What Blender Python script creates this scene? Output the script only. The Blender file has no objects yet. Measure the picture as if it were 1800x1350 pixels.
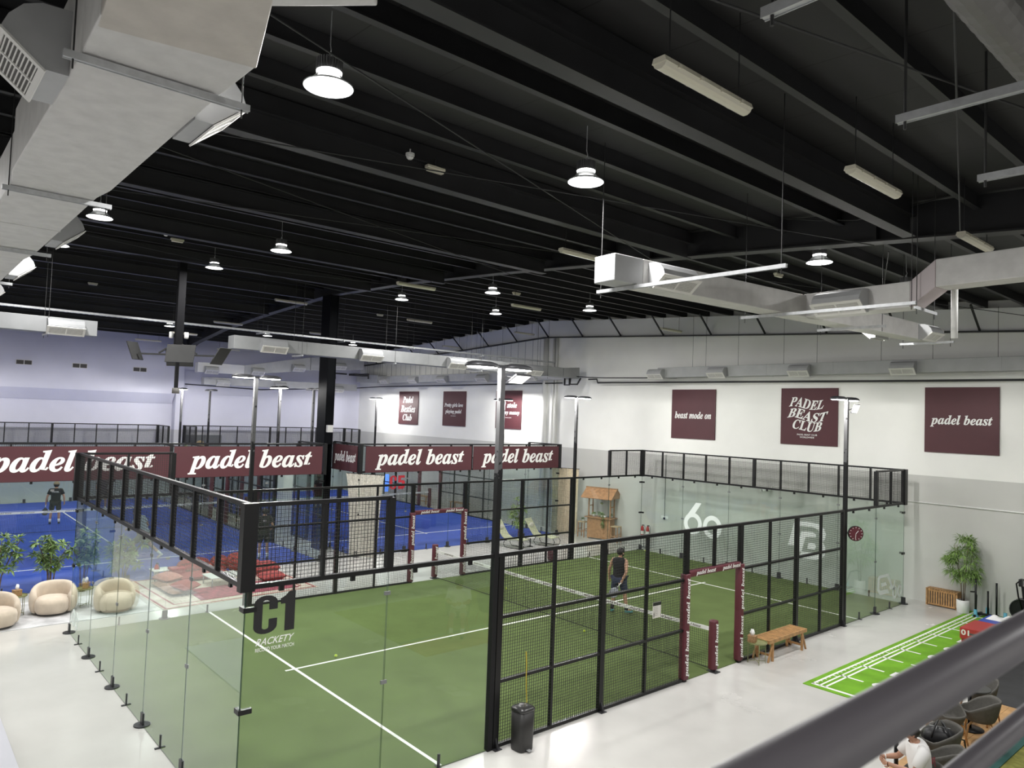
import bpy, math, random
from mathutils import Vector, Matrix
sc = bpy.context.scene
COL = sc.collection
PI = math.pi
random.seed(7)

# ------------------------------------------------------------------ camera, world, exposure
cam = bpy.data.cameras.new('camera')
cam_ob = bpy.data.objects.new('camera', cam)
COL.objects.link(cam_ob)
cam_ob.location = (8.82219, -3.48933, 5.19723)
cam_ob.rotation_euler = (1.61491552, -0.03602135, 0.85465923)
cam.sensor_width = 36.0
cam.sensor_fit = 'HORIZONTAL'
cam.lens = 36.0 * 1277.7 / 1800.0
cam.clip_start = 0.05
cam.clip_end = 200
cam.dof.use_dof = True
cam.dof.focus_distance = 17.0
cam.dof.aperture_fstop = cam.lens / 1000.0 / 0.0045
sc.camera = cam_ob

world = bpy.data.worlds.new('world')
sc.world = world
world.use_nodes = True
world.node_tree.nodes['Background'].inputs[0].default_value = (0.9, 0.95, 1.0, 1)
world.node_tree.nodes['Background'].inputs[1].default_value = 0.05

sc.view_settings.view_transform = 'Standard'
sc.view_settings.look = 'None'
sc.view_settings.exposure = 0.03
sc.view_settings.gamma = 1.0
sc.view_settings.use_curve_mapping = False
cy = sc.cycles
cy.use_denoising = True
cy.max_bounces = 12
cy.diffuse_bounces = 7
cy.glossy_bounces = 3
cy.transmission_bounces = 4
cy.transparent_max_bounces = 40
cy.caustics_reflective = False
cy.caustics_refractive = False
cy.sample_clamp_indirect = 6.0
cy.use_light_tree = True

HIGHBAY_W = 200.0      # watts of one ceiling high bay lamp
FLOOD_W = 268.0        # watts of one floodlight head

# ------------------------------------------------------------------ materials
def lin(h):
    h = h.lstrip('#')
    r = []
    for i in (0, 2, 4):
        c = int(h[i:i+2], 16) / 255.0
        r.append(c / 12.92 if c <= 0.04045 else ((c + 0.055) / 1.055) ** 2.4)
    return (r[0], r[1], r[2], 1.0)

MATS = {}
def mat(name, color, rough=0.6, metal=0.0, var=0.0, scale=6.0, bump=0.0, bscale=60.0, spec=0.5, emit=None, estr=0.0, rvar=0.0, coat=0.0, sheen=0.0):
    if name in MATS:
        return MATS[name]
    m = bpy.data.materials.new(name)
    m.use_nodes = True
    nt = m.node_tree
    b = nt.nodes['Principled BSDF']
    c = lin(color) if isinstance(color, str) else tuple(color) + ((1.0,) if len(color) == 3 else ())
    b.inputs['Base Color'].default_value = c
    b.inputs['Roughness'].default_value = rough
    b.inputs['Metallic'].default_value = metal
    b.inputs['Specular IOR Level'].default_value = spec
    b.inputs['Coat Weight'].default_value = coat
    b.inputs['Sheen Weight'].default_value = sheen
    tc = None
    if var or bump or rvar:
        tc = nt.nodes.new('ShaderNodeTexCoord')
    if var:
        n = nt.nodes.new('ShaderNodeTexNoise')
        n.inputs['Scale'].default_value = scale
        n.inputs['Detail'].default_value = 6
        nt.links.new(tc.outputs['Object'], n.inputs['Vector'])
        mr = nt.nodes.new('ShaderNodeMapRange')
        mr.inputs['From Min'].default_value = 0.3
        mr.inputs['From Max'].default_value = 0.7
        mr.inputs['To Min'].default_value = 1 - var
        mr.inputs['To Max'].default_value = 1 + var
        nt.links.new(n.outputs['Fac'], mr.inputs['Value'])
        mx = nt.nodes.new('ShaderNodeVectorMath')
        mx.operation = 'SCALE'
        mx.inputs[0].default_value = c[:3]
        nt.links.new(mr.outputs['Result'], mx.inputs['Scale'])
        nt.links.new(mx.outputs['Vector'], b.inputs['Base Color'])
    if rvar:
        n2 = nt.nodes.new('ShaderNodeTexNoise')
        n2.inputs['Scale'].default_value = scale * 0.7
        n2.inputs['Detail'].default_value = 8
        nt.links.new(tc.outputs['Object'], n2.inputs['Vector'])
        mr2 = nt.nodes.new('ShaderNodeMapRange')
        mr2.inputs['From Min'].default_value = 0.35
        mr2.inputs['From Max'].default_value = 0.65
        mr2.inputs['To Min'].default_value = max(0.03, rough - rvar)
        mr2.inputs['To Max'].default_value = rough + rvar
        nt.links.new(n2.outputs['Fac'], mr2.inputs['Value'])
        nt.links.new(mr2.outputs['Result'], b.inputs['Roughness'])
    if bump:
        n3 = nt.nodes.new('ShaderNodeTexNoise')
        n3.inputs['Scale'].default_value = bscale
        n3.inputs['Detail'].default_value = 4
        nt.links.new(tc.outputs['Object'], n3.inputs['Vector'])
        bp = nt.nodes.new('ShaderNodeBump')
        bp.inputs['Strength'].default_value = bump
        bp.inputs['Distance'].default_value = 0.02
        nt.links.new(n3.outputs['Fac'], bp.inputs['Height'])
        nt.links.new(bp.outputs['Normal'], b.inputs['Normal'])
    if emit is not None:
        e = lin(emit) if isinstance(emit, str) else tuple(emit) + (1.0,)
        b.inputs['Emission Color'].default_value = e
        b.inputs['Emission Strength'].default_value = estr
    MATS[name] = m
    return m

def glass_mat(name, tint, refl=1.0):
    m = bpy.data.materials.new(name)
    m.use_nodes = True
    nt = m.node_tree
    nt.nodes.clear()
    out = nt.nodes.new('ShaderNodeOutputMaterial')
    mix = nt.nodes.new('ShaderNodeMixShader')
    tr = nt.nodes.new('ShaderNodeBsdfTransparent')
    tr.inputs['Color'].default_value = tint + (1,)
    gl = nt.nodes.new('ShaderNodeBsdfGlossy')
    gl.inputs['Roughness'].default_value = 0.02
    gl.inputs['Color'].default_value = (0.95, 1.0, 0.97, 1)
    fr = nt.nodes.new('ShaderNodeFresnel')
    fr.inputs['IOR'].default_value = 1.5
    mul = nt.nodes.new('ShaderNodeMath')
    mul.operation = 'MULTIPLY'
    mul.use_clamp = True
    mul.inputs[1].default_value = refl
    geo = nt.nodes.new('ShaderNodeNewGeometry')
    nt.links.new(fr.outputs[0], mul.inputs[0])
    # the back side of the pane has the same reflectance as the front
    sub = nt.nodes.new('ShaderNodeMath'); sub.operation = 'SUBTRACT'
    sub.inputs[0].default_value = 1.0
    nt.links.new(geo.outputs['Backfacing'], sub.inputs[1])
    m2 = nt.nodes.new('ShaderNodeMath'); m2.operation = 'MULTIPLY'
    nt.links.new(mul.outputs[0], m2.inputs[0])
    nt.links.new(sub.outputs[0], m2.inputs[1])
    nt.links.new(m2.outputs[0], mix.inputs[0])
    nt.links.new(tr.outputs[0], mix.inputs[1])
    nt.links.new(gl.outputs[0], mix.inputs[2])
    nt.links.new(mix.outputs[0], out.inputs['Surface'])
    MATS[name] = m
    return m

def split_mat(name, lower, upper, z, rough=0.8):
    """wall paint that changes colour at a height"""
    m = mat(name, lower, rough)
    nt = m.node_tree
    b = nt.nodes['Principled BSDF']
    tc = nt.nodes.new('ShaderNodeTexCoord')
    sp = nt.nodes.new('ShaderNodeSeparateXYZ')
    gt = nt.nodes.new('ShaderNodeMath'); gt.operation = 'GREATER_THAN'
    gt.inputs[1].default_value = z
    no = nt.nodes.new('ShaderNodeTexNoise'); no.inputs['Scale'].default_value = 0.6; no.inputs['Detail'].default_value = 8
    mr = nt.nodes.new('ShaderNodeMapRange')
    mr.inputs['From Min'].default_value = 0.3; mr.inputs['From Max'].default_value = 0.7
    mr.inputs['To Min'].default_value = 0.95; mr.inputs['To Max'].default_value = 1.04
    mx = nt.nodes.new('ShaderNodeMix'); mx.data_type = 'RGBA'
    mx.inputs[6].default_value = lin(lower); mx.inputs[7].default_value = lin(upper)
    sca = nt.nodes.new('ShaderNodeVectorMath'); sca.operation = 'SCALE'
    nt.links.new(tc.outputs['Object'], sp.inputs[0])
    nt.links.new(tc.outputs['Object'], no.inputs['Vector'])
    nt.links.new(sp.outputs['Z'], gt.inputs[0])
    nt.links.new(gt.outputs[0], mx.inputs[0])
    nt.links.new(no.outputs['Fac'], mr.inputs['Value'])
    nt.links.new(mx.outputs[2], sca.inputs[0])
    nt.links.new(mr.outputs['Result'], sca.inputs['Scale'])
    nt.links.new(sca.outputs[0], b.inputs['Base Color'])
    return m

BLACK = mat('black_powder_coat', (0.008, 0.008, 0.0088), 0.38, spec=0.35)
WIRE = mat('black_wire', (0.012, 0.012, 0.013), 0.6)
ROOFBLACK = mat('roof_black_paint', (0.012, 0.012, 0.013), 0.75, var=0.25, scale=1.5)
BEAMBLACK = mat('beam_black_paint', (0.017, 0.017, 0.0185), 0.55, var=0.2, scale=2.0)
CASTIRON = mat('cast_foot', (0.05, 0.05, 0.055), 0.45, metal=0.4)
STEEL = mat('galvanised_steel', (0.50, 0.51, 0.52), 0.42, metal=0.5, var=0.12, scale=14)
DUCT = mat('duct_insulation', (0.60, 0.59, 0.575), 0.6, var=0.08, scale=5, bump=0.12, bscale=30)
DUCTB = mat('duct_sheet_metal', (0.42, 0.425, 0.43), 0.55, var=0.07, scale=3)
DUCTC = mat('duct_grey_sheet', (0.235, 0.24, 0.245), 0.6, var=0.07, scale=3)
GRILLE_W = mat('grille_white', (0.70, 0.69, 0.66), 0.5)
DARKHOLE = mat('grille_dark', (0.10, 0.095, 0.09), 0.8)
MAROON = mat('maroon_vinyl', (0.105, 0.020, 0.030), 0.5, var=0.06, scale=3)
MAROONB = mat('maroon_board', (0.072, 0.0165, 0.0225), 0.62, var=0.05, scale=2)
WHITE_INK = mat('white_print', (0.82, 0.82, 0.80), 0.6)
BLACK_INK = mat('black_print', (0.012, 0.012, 0.013), 0.5)
RED_INK = mat('red_print', (0.42, 0.015, 0.03), 0.5)
FROST = mat('frosted_vinyl', (0.84, 0.90, 0.88), 0.6)
WHITE = mat('white_paint', (0.78, 0.78, 0.76), 0.5)
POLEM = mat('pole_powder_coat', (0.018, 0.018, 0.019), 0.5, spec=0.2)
RODM = mat('dull_rod', (0.035, 0.035, 0.035), 0.5, metal=0.3)
CREAM_PLASTIC = mat('cream_plastic', (0.62, 0.59, 0.48), 0.35)
WOOD = mat('acacia_wood', (0.44, 0.245, 0.10), 0.5, var=0.25, scale=9)
TEAK = mat('tiki_wood', (0.36, 0.185, 0.085), 0.55, var=0.22, scale=12)
BEIGE = mat('beige_boucle', (0.60, 0.51, 0.41), 0.95, var=0.10, scale=5, bump=0.25, bscale=120, sheen=0.2)
OLIVE = mat('olive_metal', (0.24, 0.25, 0.11), 0.35)
WICKER = mat('rattan', (0.32, 0.19, 0.09), 0.7, var=0.3, scale=40, bump=0.4, bscale=80)
TISSUE = mat('tissue_paper', (0.85, 0.85, 0.84), 0.9)
LEAF = mat('leaf_green', (0.155, 0.24, 0.075), 0.45, var=0.4, scale=8)
LEAF2 = mat('leaf_palm', (0.19, 0.31, 0.075), 0.5, var=0.35, scale=8)
LEAF3 = mat('leaf_light', (0.22, 0.33, 0.09), 0.5, var=0.4, scale=10)
BARK = mat('bark', (0.13, 0.085, 0.05), 0.8, var=0.3, scale=20)
POT = mat('white_ceramic', (0.72, 0.72, 0.70), 0.4, bump=0.2, bscale=90)
SKIN = mat('skin', (0.46, 0.25, 0.165), 0.55)
SKIN2 = mat('skin_fair', (0.56, 0.33, 0.22), 0.55)
HAIR = mat('dark_hair', (0.012, 0.009, 0.007), 0.55)
EYE = mat('eye_dark', (0.02, 0.015, 0.012), 0.2)
BLACKCLOTH = mat('black_cloth', (0.011, 0.011, 0.012), 0.85)
NAVY = mat('navy_cloth', (0.025, 0.035, 0.07), 0.85)
BLUECLOTH = mat('light_blue_cloth', (0.58, 0.65, 0.76), 0.85)
OLIVECLOTH = mat('olive_cloth', (0.14, 0.15, 0.09), 0.85)
WHITECLOTH = mat('white_cloth', (0.80, 0.79, 0.78), 0.85)
TEALSHOE = mat('teal_shoe', (0.10, 0.36, 0.36), 0.6)
DARKSHOE = mat('dark_shoe', (0.04, 0.04, 0.045), 0.6)
SOCK = mat('white_sock', (0.78, 0.78, 0.77), 0.9)
BALL = mat('tennis_ball_felt', (0.52, 0.66, 0.05), 0.9)
GREYSHELL = mat('charcoal_shell', (0.10, 0.095, 0.085), 0.85, var=0.12, scale=20)
LEATHER = mat('black_leather', (0.018, 0.018, 0.02), 0.4)
LENS = mat('lamp_lens', (0.9, 0.9, 0.9), 0.4, emit=(1.0, 0.99, 0.96), estr=9.0)
FLOODLENS = mat('floodlight_lens', (0.9, 0.9, 0.9), 0.4, emit=(1.0, 0.985, 0.94), estr=26.0)
for _m in (LENS, FLOODLENS):
    _m.cycles.emission_sampling = 'NONE'
LENSOFF = mat('floodlight_lens_off', (0.06, 0.06, 0.065), 0.25)
REFLECTOR = mat('lamp_reflector', (0.72, 0.74, 0.75), 0.25, metal=0.3)
GLASS = glass_mat('court_glass', (0.94, 0.975, 0.955), 1.7)
GLASSEDGE = mat('glass_edge', (0.03, 0.075, 0.055), 0.3)
CLAMP = mat('clamp_steel', (0.22, 0.225, 0.23), 0.4, metal=0.4)

# pole paint: lamp glare put into the lighter upper metres, with black blotches
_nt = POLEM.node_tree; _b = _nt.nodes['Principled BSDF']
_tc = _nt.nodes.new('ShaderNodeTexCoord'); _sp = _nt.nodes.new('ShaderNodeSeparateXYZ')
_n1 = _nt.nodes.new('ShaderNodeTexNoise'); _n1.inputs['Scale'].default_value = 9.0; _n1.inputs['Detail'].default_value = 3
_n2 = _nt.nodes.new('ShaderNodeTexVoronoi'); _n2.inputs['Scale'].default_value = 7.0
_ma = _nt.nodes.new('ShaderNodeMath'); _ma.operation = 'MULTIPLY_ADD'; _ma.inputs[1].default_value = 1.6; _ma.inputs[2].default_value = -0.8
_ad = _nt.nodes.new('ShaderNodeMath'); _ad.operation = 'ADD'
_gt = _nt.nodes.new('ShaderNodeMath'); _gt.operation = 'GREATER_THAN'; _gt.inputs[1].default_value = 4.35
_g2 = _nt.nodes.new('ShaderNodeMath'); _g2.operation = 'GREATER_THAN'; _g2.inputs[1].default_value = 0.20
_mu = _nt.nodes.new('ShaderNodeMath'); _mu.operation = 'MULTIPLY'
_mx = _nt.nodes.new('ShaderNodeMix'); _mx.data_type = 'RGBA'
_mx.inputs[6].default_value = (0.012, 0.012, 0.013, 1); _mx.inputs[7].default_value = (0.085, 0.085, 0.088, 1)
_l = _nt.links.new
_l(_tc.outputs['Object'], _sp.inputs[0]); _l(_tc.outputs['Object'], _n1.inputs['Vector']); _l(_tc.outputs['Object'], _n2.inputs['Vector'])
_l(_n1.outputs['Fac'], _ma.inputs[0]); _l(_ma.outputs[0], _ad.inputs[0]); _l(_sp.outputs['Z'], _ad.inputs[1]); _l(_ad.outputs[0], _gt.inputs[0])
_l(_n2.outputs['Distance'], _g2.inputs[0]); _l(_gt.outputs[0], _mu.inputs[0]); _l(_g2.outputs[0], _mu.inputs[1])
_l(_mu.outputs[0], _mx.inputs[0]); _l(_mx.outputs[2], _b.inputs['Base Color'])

# ------------------------------------------------------------------ mesh helper
class MB:
    def __init__(self):
        self.v = []; self.f = []; self.mi = []; self.m = 0
    def add(self, vs, fs):
        o = len(self.v)
        self.v.extend([tuple(p) for p in vs])
        for f in fs:
            self.f.append(tuple(i + o for i in f)); self.mi.append(self.m)
        return self
    def box(self, x0, x1, y0, y1, z0, z1):
        return self.add([(x0,y0,z0),(x1,y0,z0),(x1,y1,z0),(x0,y1,z0),(x0,y0,z1),(x1,y0,z1),(x1,y1,z1),(x0,y1,z1)],
                 [(0,3,2,1),(4,5,6,7),(0,1,5,4),(1,2,6,5),(2,3,7,6),(3,0,4,7)])
    def cbox(self, c, s):
        return self.box(c[0]-s[0]/2, c[0]+s[0]/2, c[1]-s[1]/2, c[1]+s[1]/2, c[2]-s[2]/2, c[2]+s[2]/2)
    def frame(self, p0, p1, up=(0,0,1)):
        a = Vector(p1) - Vector(p0); a.normalize()
        u = Vector(up)
        if abs(a.dot(u)) > 0.98: u = Vector((0,1,0)) if abs(a.y) < 0.9 else Vector((1,0,0))
        s = a.cross(u).normalized(); t = s.cross(a).normalized()
        return a, s, t
    def bar(self, p0, p1, w, h, up=(0,0,1), caps=True):
        p0, p1 = Vector(p0), Vector(p1)
        a, s, t = self.frame(p0, p1, up)
        vs = []
        for p in (p0, p1):
            for i, j in ((-1,-1),(1,-1),(1,1),(-1,1)):
                vs.append(p + s*(i*w/2) + t*(j*h/2))
        fs = [(0,1,5,4),(1,2,6,5),(2,3,7,6),(3,0,4,7)]
        if caps: fs += [(3,2,1,0),(4,5,6,7)]
        return self.add(vs, fs)
    def cyl(self, p0, p1, r0, r1=None, n=12, caps=True):
        if r1 is None: r1 = r0
        p0, p1 = Vector(p0), Vector(p1)
        a, s, t = self.frame(p0, p1)
        vs = []
        for p, r in ((p0, r0), (p1, r1)):
            for k in range(n):
                th = 2*PI*k/n
                vs.append(p + s*(r*math.cos(th)) + t*(r*math.sin(th)))
        fs = [(k, (k+1) % n, n+(k+1) % n, n+k) for k in range(n)]
        if caps: fs += [tuple(range(n-1, -1, -1)), tuple(range(n, 2*n))]
        return self.add(vs, fs)
    def tube(self, pts, r, n=8, caps=True):
        pts = [Vector(p) for p in pts]
        rs = r if isinstance(r, (list, tuple)) else [r]*len(pts)
        vs = []; prev = None
        for i, p in enumerate(pts):
            d = (pts[min(i+1, len(pts)-1)] - pts[max(i-1, 0)]).normalized()
            if prev is None:
                u = Vector((0,0,1)) if abs(d.z) < 0.9 else Vector((1,0,0))
                s = d.cross(u).normalized()
            else:
                s = (prev - d*prev.dot(d))
                s = s.normalized() if s.length > 1e-6 else d.orthogonal().normalized()
            prev = s; t = s.cross(d).normalized()
            for k in range(n):
                th = 2*PI*k/n
                vs.append(p + s*(rs[i]*math.cos(th)) + t*(rs[i]*math.sin(th)))
        fs = []
        for i in range(len(pts)-1):
            for k in range(n):
                fs.append((i*n+k, i*n+(k+1) % n, (i+1)*n+(k+1) % n, (i+1)*n+k))
        if caps:
            fs.append(tuple(range(n-1, -1, -1))); b = (len(pts)-1)*n
            fs.append(tuple(range(b, b+n)))
        return self.add(vs, fs)
    def lathe(self, prof, c=(0,0,0), n=24, sx=1.0, sy=1.0, closed_top=True, closed_bot=True, power=2.0):
        vs = []
        for r, z in prof:
            for k in range(n):
                th = 2*PI*k/n
                cx, sy_ = math.cos(th), math.sin(th)
                if power != 2.0:
                    cx = math.copysign(abs(cx)**(2/power), cx); sy_ = math.copysign(abs(sy_)**(2/power), sy_)
                vs.append((c[0]+r*sx*cx, c[1]+r*sy*sy_, c[2]+z))
        fs = []
        for i in range(len(prof)-1):
            for k in range(n):
                fs.append((i*n+k, i*n+(k+1) % n, (i+1)*n+(k+1) % n, (i+1)*n+k))
        if closed_bot: fs.append(tuple(range(n-1, -1, -1)))
        if closed_top:
            b = (len(prof)-1)*n; fs.append(tuple(range(b, b+n)))
        return self.add(vs, fs)
    def ball(self, c, r, s=(1,1,1), n=14, m=9):
        prof = []
        for i in range(m+1):
            th = -PI/2 + PI*i/m
            prof.append((max(1e-4, r*math.cos(th)), r*math.sin(th)*s[2]))
        return self.lathe(prof, c, n, s[0], s[1])
    def prism(self, poly, fn, d0, d1):
        """poly of 2D points -> fn(a, b, depth) gives 3D"""
        n = len(poly)
        vs = [fn(a, b, d0) for a, b in poly] + [fn(a, b, d1) for a, b in poly]
        fs = [tuple(range(n-1, -1, -1)), tuple(range(n, 2*n))] + [(k, (k+1) % n, n+(k+1) % n, n+k) for k in range(n)]
        return self.add(vs, fs)
    def grid(self, o, u, v, U, V, s=0.05, w=0.005):
        """welded wire panel: wires along v at every s of u, and along u at every s of v"""
        o, u, v = Vector(o), Vector(u), Vector(v)
        nu, nv = max(1, int(round(U/s))), max(1, int(round(V/s)))
        for i in range(1, nu):
            a = o + u*(U*i/nu); self.bar(a, a+v*V, w, w, caps=False)
        for j in range(1, nv):
            a = o + v*(V*j/nv); self.bar(a, a+u*U, w, w, caps=False)
        return self
    def text(self, body, o, right, up, w, h=None, style='bi', off=0.008, warp=None):
        vs, fs, asp = glyphs(body, style, off)
        right, up, o = Vector(right), Vector(up), Vector(o)
        if h is None: h = w/asp
        out = []
        for x, y in vs:
            if warp: x, y = warp(x, y)
            out.append(o + right*(w*x) + up*(h*y))
        return self.add(out, fs)
    def build(self, name, mats, parent=None, smooth=False, bevel=0.0, subsurf=0):
        me = bpy.data.meshes.new(name)
        me.from_pydata(self.v, [], self.f)
        if not isinstance(mats, (list, tuple)): mats = [mats]
        for m in mats: me.materials.append(m)
        if len(mats) > 1: me.polygons.foreach_set('material_index', self.mi)
        if smooth: me.polygons.foreach_set('use_smooth', [True]*len(me.polygons))
        me.update()
        ob = bpy.data.objects.new(name, me)
        COL.objects.link(ob)
        if parent is not None: ob.parent = parent
        if bevel:
            md = ob.modifiers.new('bevel', 'BEVEL'); md.width = bevel; md.segments = 2; md.limit_method = 'ANGLE'
        if subsurf:
            md = ob.modifiers.new('subsurf', 'SUBSURF'); md.levels = subsurf; md.render_levels = subsurf
        return ob

_G = {}
def glyphs(body, style='bi', off=0.0):
    key = (body, style, off)
    if key in _G: return _G[key]
    s = body
    if style == 'bi':
        s = ''.join(chr(0x1D482+ord(c)-97) if 'a' <= c <= 'z' else chr(0x1D468+ord(c)-65) if 'A' <= c <= 'Z' else c for c in body)
    elif style == 'bs':
        s = ''.join(chr(0x1D41A+ord(c)-97) if 'a' <= c <= 'z' else chr(0x1D400+ord(c)-65) if 'A' <= c <= 'Z' else c for c in body)
    c = bpy.data.curves.new('lettering', 'FONT')
    c.body = s; c.offset = off; c.resolution_u = 3; c.align_x = 'CENTER'
    o = bpy.data.objects.new('lettering', c)
    COL.objects.link(o)
    me = bpy.data.meshes.new_from_object(o.evaluated_get(bpy.context.evaluated_depsgraph_get()))
    vs = [(v.co.x, v.co.y) for v in me.vertices]
    fs = [tuple(p.vertices) for p in me.polygons]
    bpy.data.objects.remove(o); bpy.data.curves.remove(c); bpy.data.meshes.remove(me)
    x0 = min(p[0] for p in vs); x1 = max(p[0] for p in vs); y0 = min(p[1] for p in vs); y1 = max(p[1] for p in vs)
    vs = [((x-x0)/(x1-x0), (y-y0)/(y1-y0)) for x, y in vs]
    _G[key] = (vs, fs, (x1-x0)/(y1-y0))
    return _G[key]

def tag(o, label=None, cat=None, group=None, kind=None):
    if label: o['label'] = label
    if cat: o['category'] = cat
    if group: o['group'] = group
    if kind: o['kind'] = kind
    return o
def thing(name, label, cat, loc=(0,0,0), rotz=0.0, group=None):
    o = bpy.data.objects.new(name, None)
    o.empty_display_size = 0.1
    COL.objects.link(o)
    o.location = loc; o.rotation_euler = (0, 0, rotz)
    return tag(o, label, cat, group)
def pane(x0, x1, y0, y1, z0, z1):
    b = MB().box(x0, x1, y0, y1, z0, z1)
    thin_x = (x1-x0) < (y1-y0)
    b.mi = [1, 1, 1, 0, 1, 0] if thin_x else [1, 1, 0, 1, 0, 1]
    return b
def point_light(parent, loc, watts, r, color=(1,1,1)):
    l = bpy.data.lights.new('light', 'POINT')
    l.energy = watts; l.shadow_soft_size = r; l.color = color
    o = bpy.data.objects.new('light', l); COL.objects.link(o)
    o.location = loc; o.parent = parent
    return o
def struct(o): return tag(o, kind='structure')
def copy_tree(o, parent=None):
    c = o.copy(); COL.objects.link(c)
    if parent is not None: c.parent = parent
    for ch in list(o.children): copy_tree(ch, c)
    return c
def dup(o, loc, rotz=0.0, label=None, group=None):
    c = copy_tree(o)
    c.location = loc; c.rotation_euler = (0, 0, rotz)
    return tag(c, label, None, group)
def area_light(parent, loc, sx, sy, watts, rot=(0,0,0), color=(1,1,1), shape='RECTANGLE', spread=180.0):
    l = bpy.data.lights.new('light', 'AREA')
    l.shape = shape; l.size = sx; l.size_y = sy; l.energy = watts; l.color = color
    l.spread = math.radians(spread)
    o = bpy.data.objects.new('light', l); COL.objects.link(o)
    o.location = loc; o.rotation_euler = rot
    o.parent = parent
    return o
def roof(x): return 10.1 - 0.055*abs(x + 16.6)
# ================================================================== the setting
XL, XR, YF, YB = -34.95, 13.0, -15.0, 20.9
FLOORM = mat('polished_concrete', (0.57, 0.56, 0.535), 0.2, var=0.05, scale=0.9, rvar=0.08, bump=0.02, bscale=5)
struct(MB().box(XL-0.3, XR+0.3, YF-0.3, YB+0.3, -0.2, 0).build('floor', FLOORM))
WALLM = split_mat('wall_two_tone', '#c6c6c2', '#ecece8', 3.83)
struct(MB().box(XL-0.3, XR+0.3, YB, YB+0.3, 0, 10.3).build('wall_back', WALLM))
WALLL = split_mat('wall_left_bounce_paint', '#c0c0c4', '#d6d6e4', 3.76)  # bluish bounce off the blue turf is put into the upper wall colour
mb = MB().box(XL-0.3, XL, YF, YB, 0, 10.3)
# the upper wall stands proud of the lower one, with a sloped soffit between
mb.box(XL, XL+0.5, YF, 9.0, 5.76, 10.0)
mb.prism([(XL, 5.76), (XL, 5.2), (XL+0.06, 5.2), (XL+0.5, 5.76)], lambda a, b, d: (a, d, b), YF, 9.0)
struct(mb.build('wall_left', WALLL))
struct(MB().box(XL, XR, YF-0.3, YF, 0, 10.3).build('wall_front', WALLM))
struct(MB().box(XR, XR+0.3, YF, YB, 0, 10.3).build('wall_right', WALLM))

# roof deck: gabled, black, with seams across the slope
ROOFM = mat('black_roof_deck', (0.020, 0.016, 0.0165), 0.7)
nt = ROOFM.node_tree; bs = nt.nodes['Principled BSDF']
tc = nt.nodes.new('ShaderNodeTexCoord'); sp = nt.nodes.new('ShaderNodeSeparateXYZ')
dv = nt.nodes.new('ShaderNodeMath'); dv.operation = 'DIVIDE'; dv.inputs[1].default_value = 1.17
frc = nt.nodes.new('ShaderNodeMath'); frc.operation = 'FRACT'
lt = nt.nodes.new('ShaderNodeMath'); lt.operation = 'LESS_THAN'; lt.inputs[1].default_value = 0.014
mx = nt.nodes.new('ShaderNodeMix'); mx.data_type = 'RGBA'
mx.inputs[6].default_value = (0.020, 0.020, 0.0205, 1); mx.inputs[7].default_value = (0.003, 0.003, 0.003, 1)
nt.links.new(tc.outputs['Object'], sp.inputs[0]); nt.links.new(sp.outputs['Y'], dv.inputs[0])
nt.links.new(dv.outputs[0], frc.inputs[0]); nt.links.new(frc.outputs[0], lt.inputs[0])
nt.links.new(lt.outputs[0], mx.inputs[0]); nt.links.new(mx.outputs[2], bs.inputs['Base Color'])
mb = MB()
xa, xm, xb = XL-0.3, -16.6, XR+0.3
prof = [(xa, roof(xa)), (xm, roof(xm)), (xb, roof(xb)), (xb, roof(xb)+0.2), (xm, roof(xm)+0.2), (xa, roof(xa)+0.2)]
n = 6
vs = [(a, YF-0.3, b) for a, b in prof] + [(a, YB+0.3, b) for a, b in prof]
mb.add(vs, [(0,1,7,6),(1,2,8,7),(2,3,9,8),(3,4,10,9),(4,5,11,10),(5,0,6,11),(0,5,4,1),(1,4,3,2),(6,7,10,11),(7,8,9,10)])
struct(mb.build('ceiling', ROOFM))

# purlins along the hall, every fourth one a deep tie beam
px = []
x = 12.45
while x > XL + 0.4:
    px.append(x); x -= 1.055
for x in px:
    z = roof(x)
    mb = MB()
    mb.box(x-0.012, x+0.012, YF, YB-0.02, z-0.24, z-0.005)
    mb.box(x-0.035, x+0.055, YF, YB-0.02, z-0.255, z-0.24)
    struct(mb.build('roof_beam', BEAMBLACK))
for k in range(-3, 10):
    x = 4.16 - 4.33*k
    if not XL + 0.5 < x < XR - 0.5: continue
    z = roof(x)
    mb = MB()
    mb.box(x-0.01, x+0.01, YF, 9.0, z-0.6, z-0.02)
    mb.box(x-0.10, x+0.10, YF, 9.0, z-0.62, z-0.60)
    mb.box(x-0.10, x+0.10, YF, 9.0, z-0.30, z-0.285)
    struct(mb.build('roof_beam', BEAMBLACK))
# rafters of the portal frame
def rafter(y, pts, m, fl=0.30):
    mb = MB()
    top = [(x, roof(x)-0.02) for x, _ in pts]
    nn = len(pts)
    for i in range(nn-1):
        (xa, za), (xb, zb) = pts[i], pts[i+1]
        mb.add([(xa,y-0.012,za),(xb,y-0.012,zb),(xb,y-0.012,top[i+1][1]),(xa,y-0.012,top[i][1]),
                (xa,y+0.012,za),(xb,y+0.012,zb),(xb,y+0.012,top[i+1][1]),(xa,y+0.012,top[i][1])],
               [(0,1,2,3),(7,6,5,4),(0,4,5,1),(3,2,6,7)])
        mb.bar((xa,y,za),(xb,y,zb), fl, 0.03)
    for xs in (-33.0, -22.5, -11.0, -1.2, 3.6, 8.5):
        j = [i for i in range(nn-1) if pts[i][0] <= xs <= pts[i+1][0]]
        if j:
            i = j[0]; t = (xs-pts[i][0])/(pts[i+1][0]-pts[i][0]); zb = pts[i][1]*(1-t)+pts[i+1][1]*t
            mb.box(xs-0.012, xs+0.012, y-fl/2, y+fl/2, zb, roof(xs)-0.05)
    return mb.build('roof_beam', m)
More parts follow.
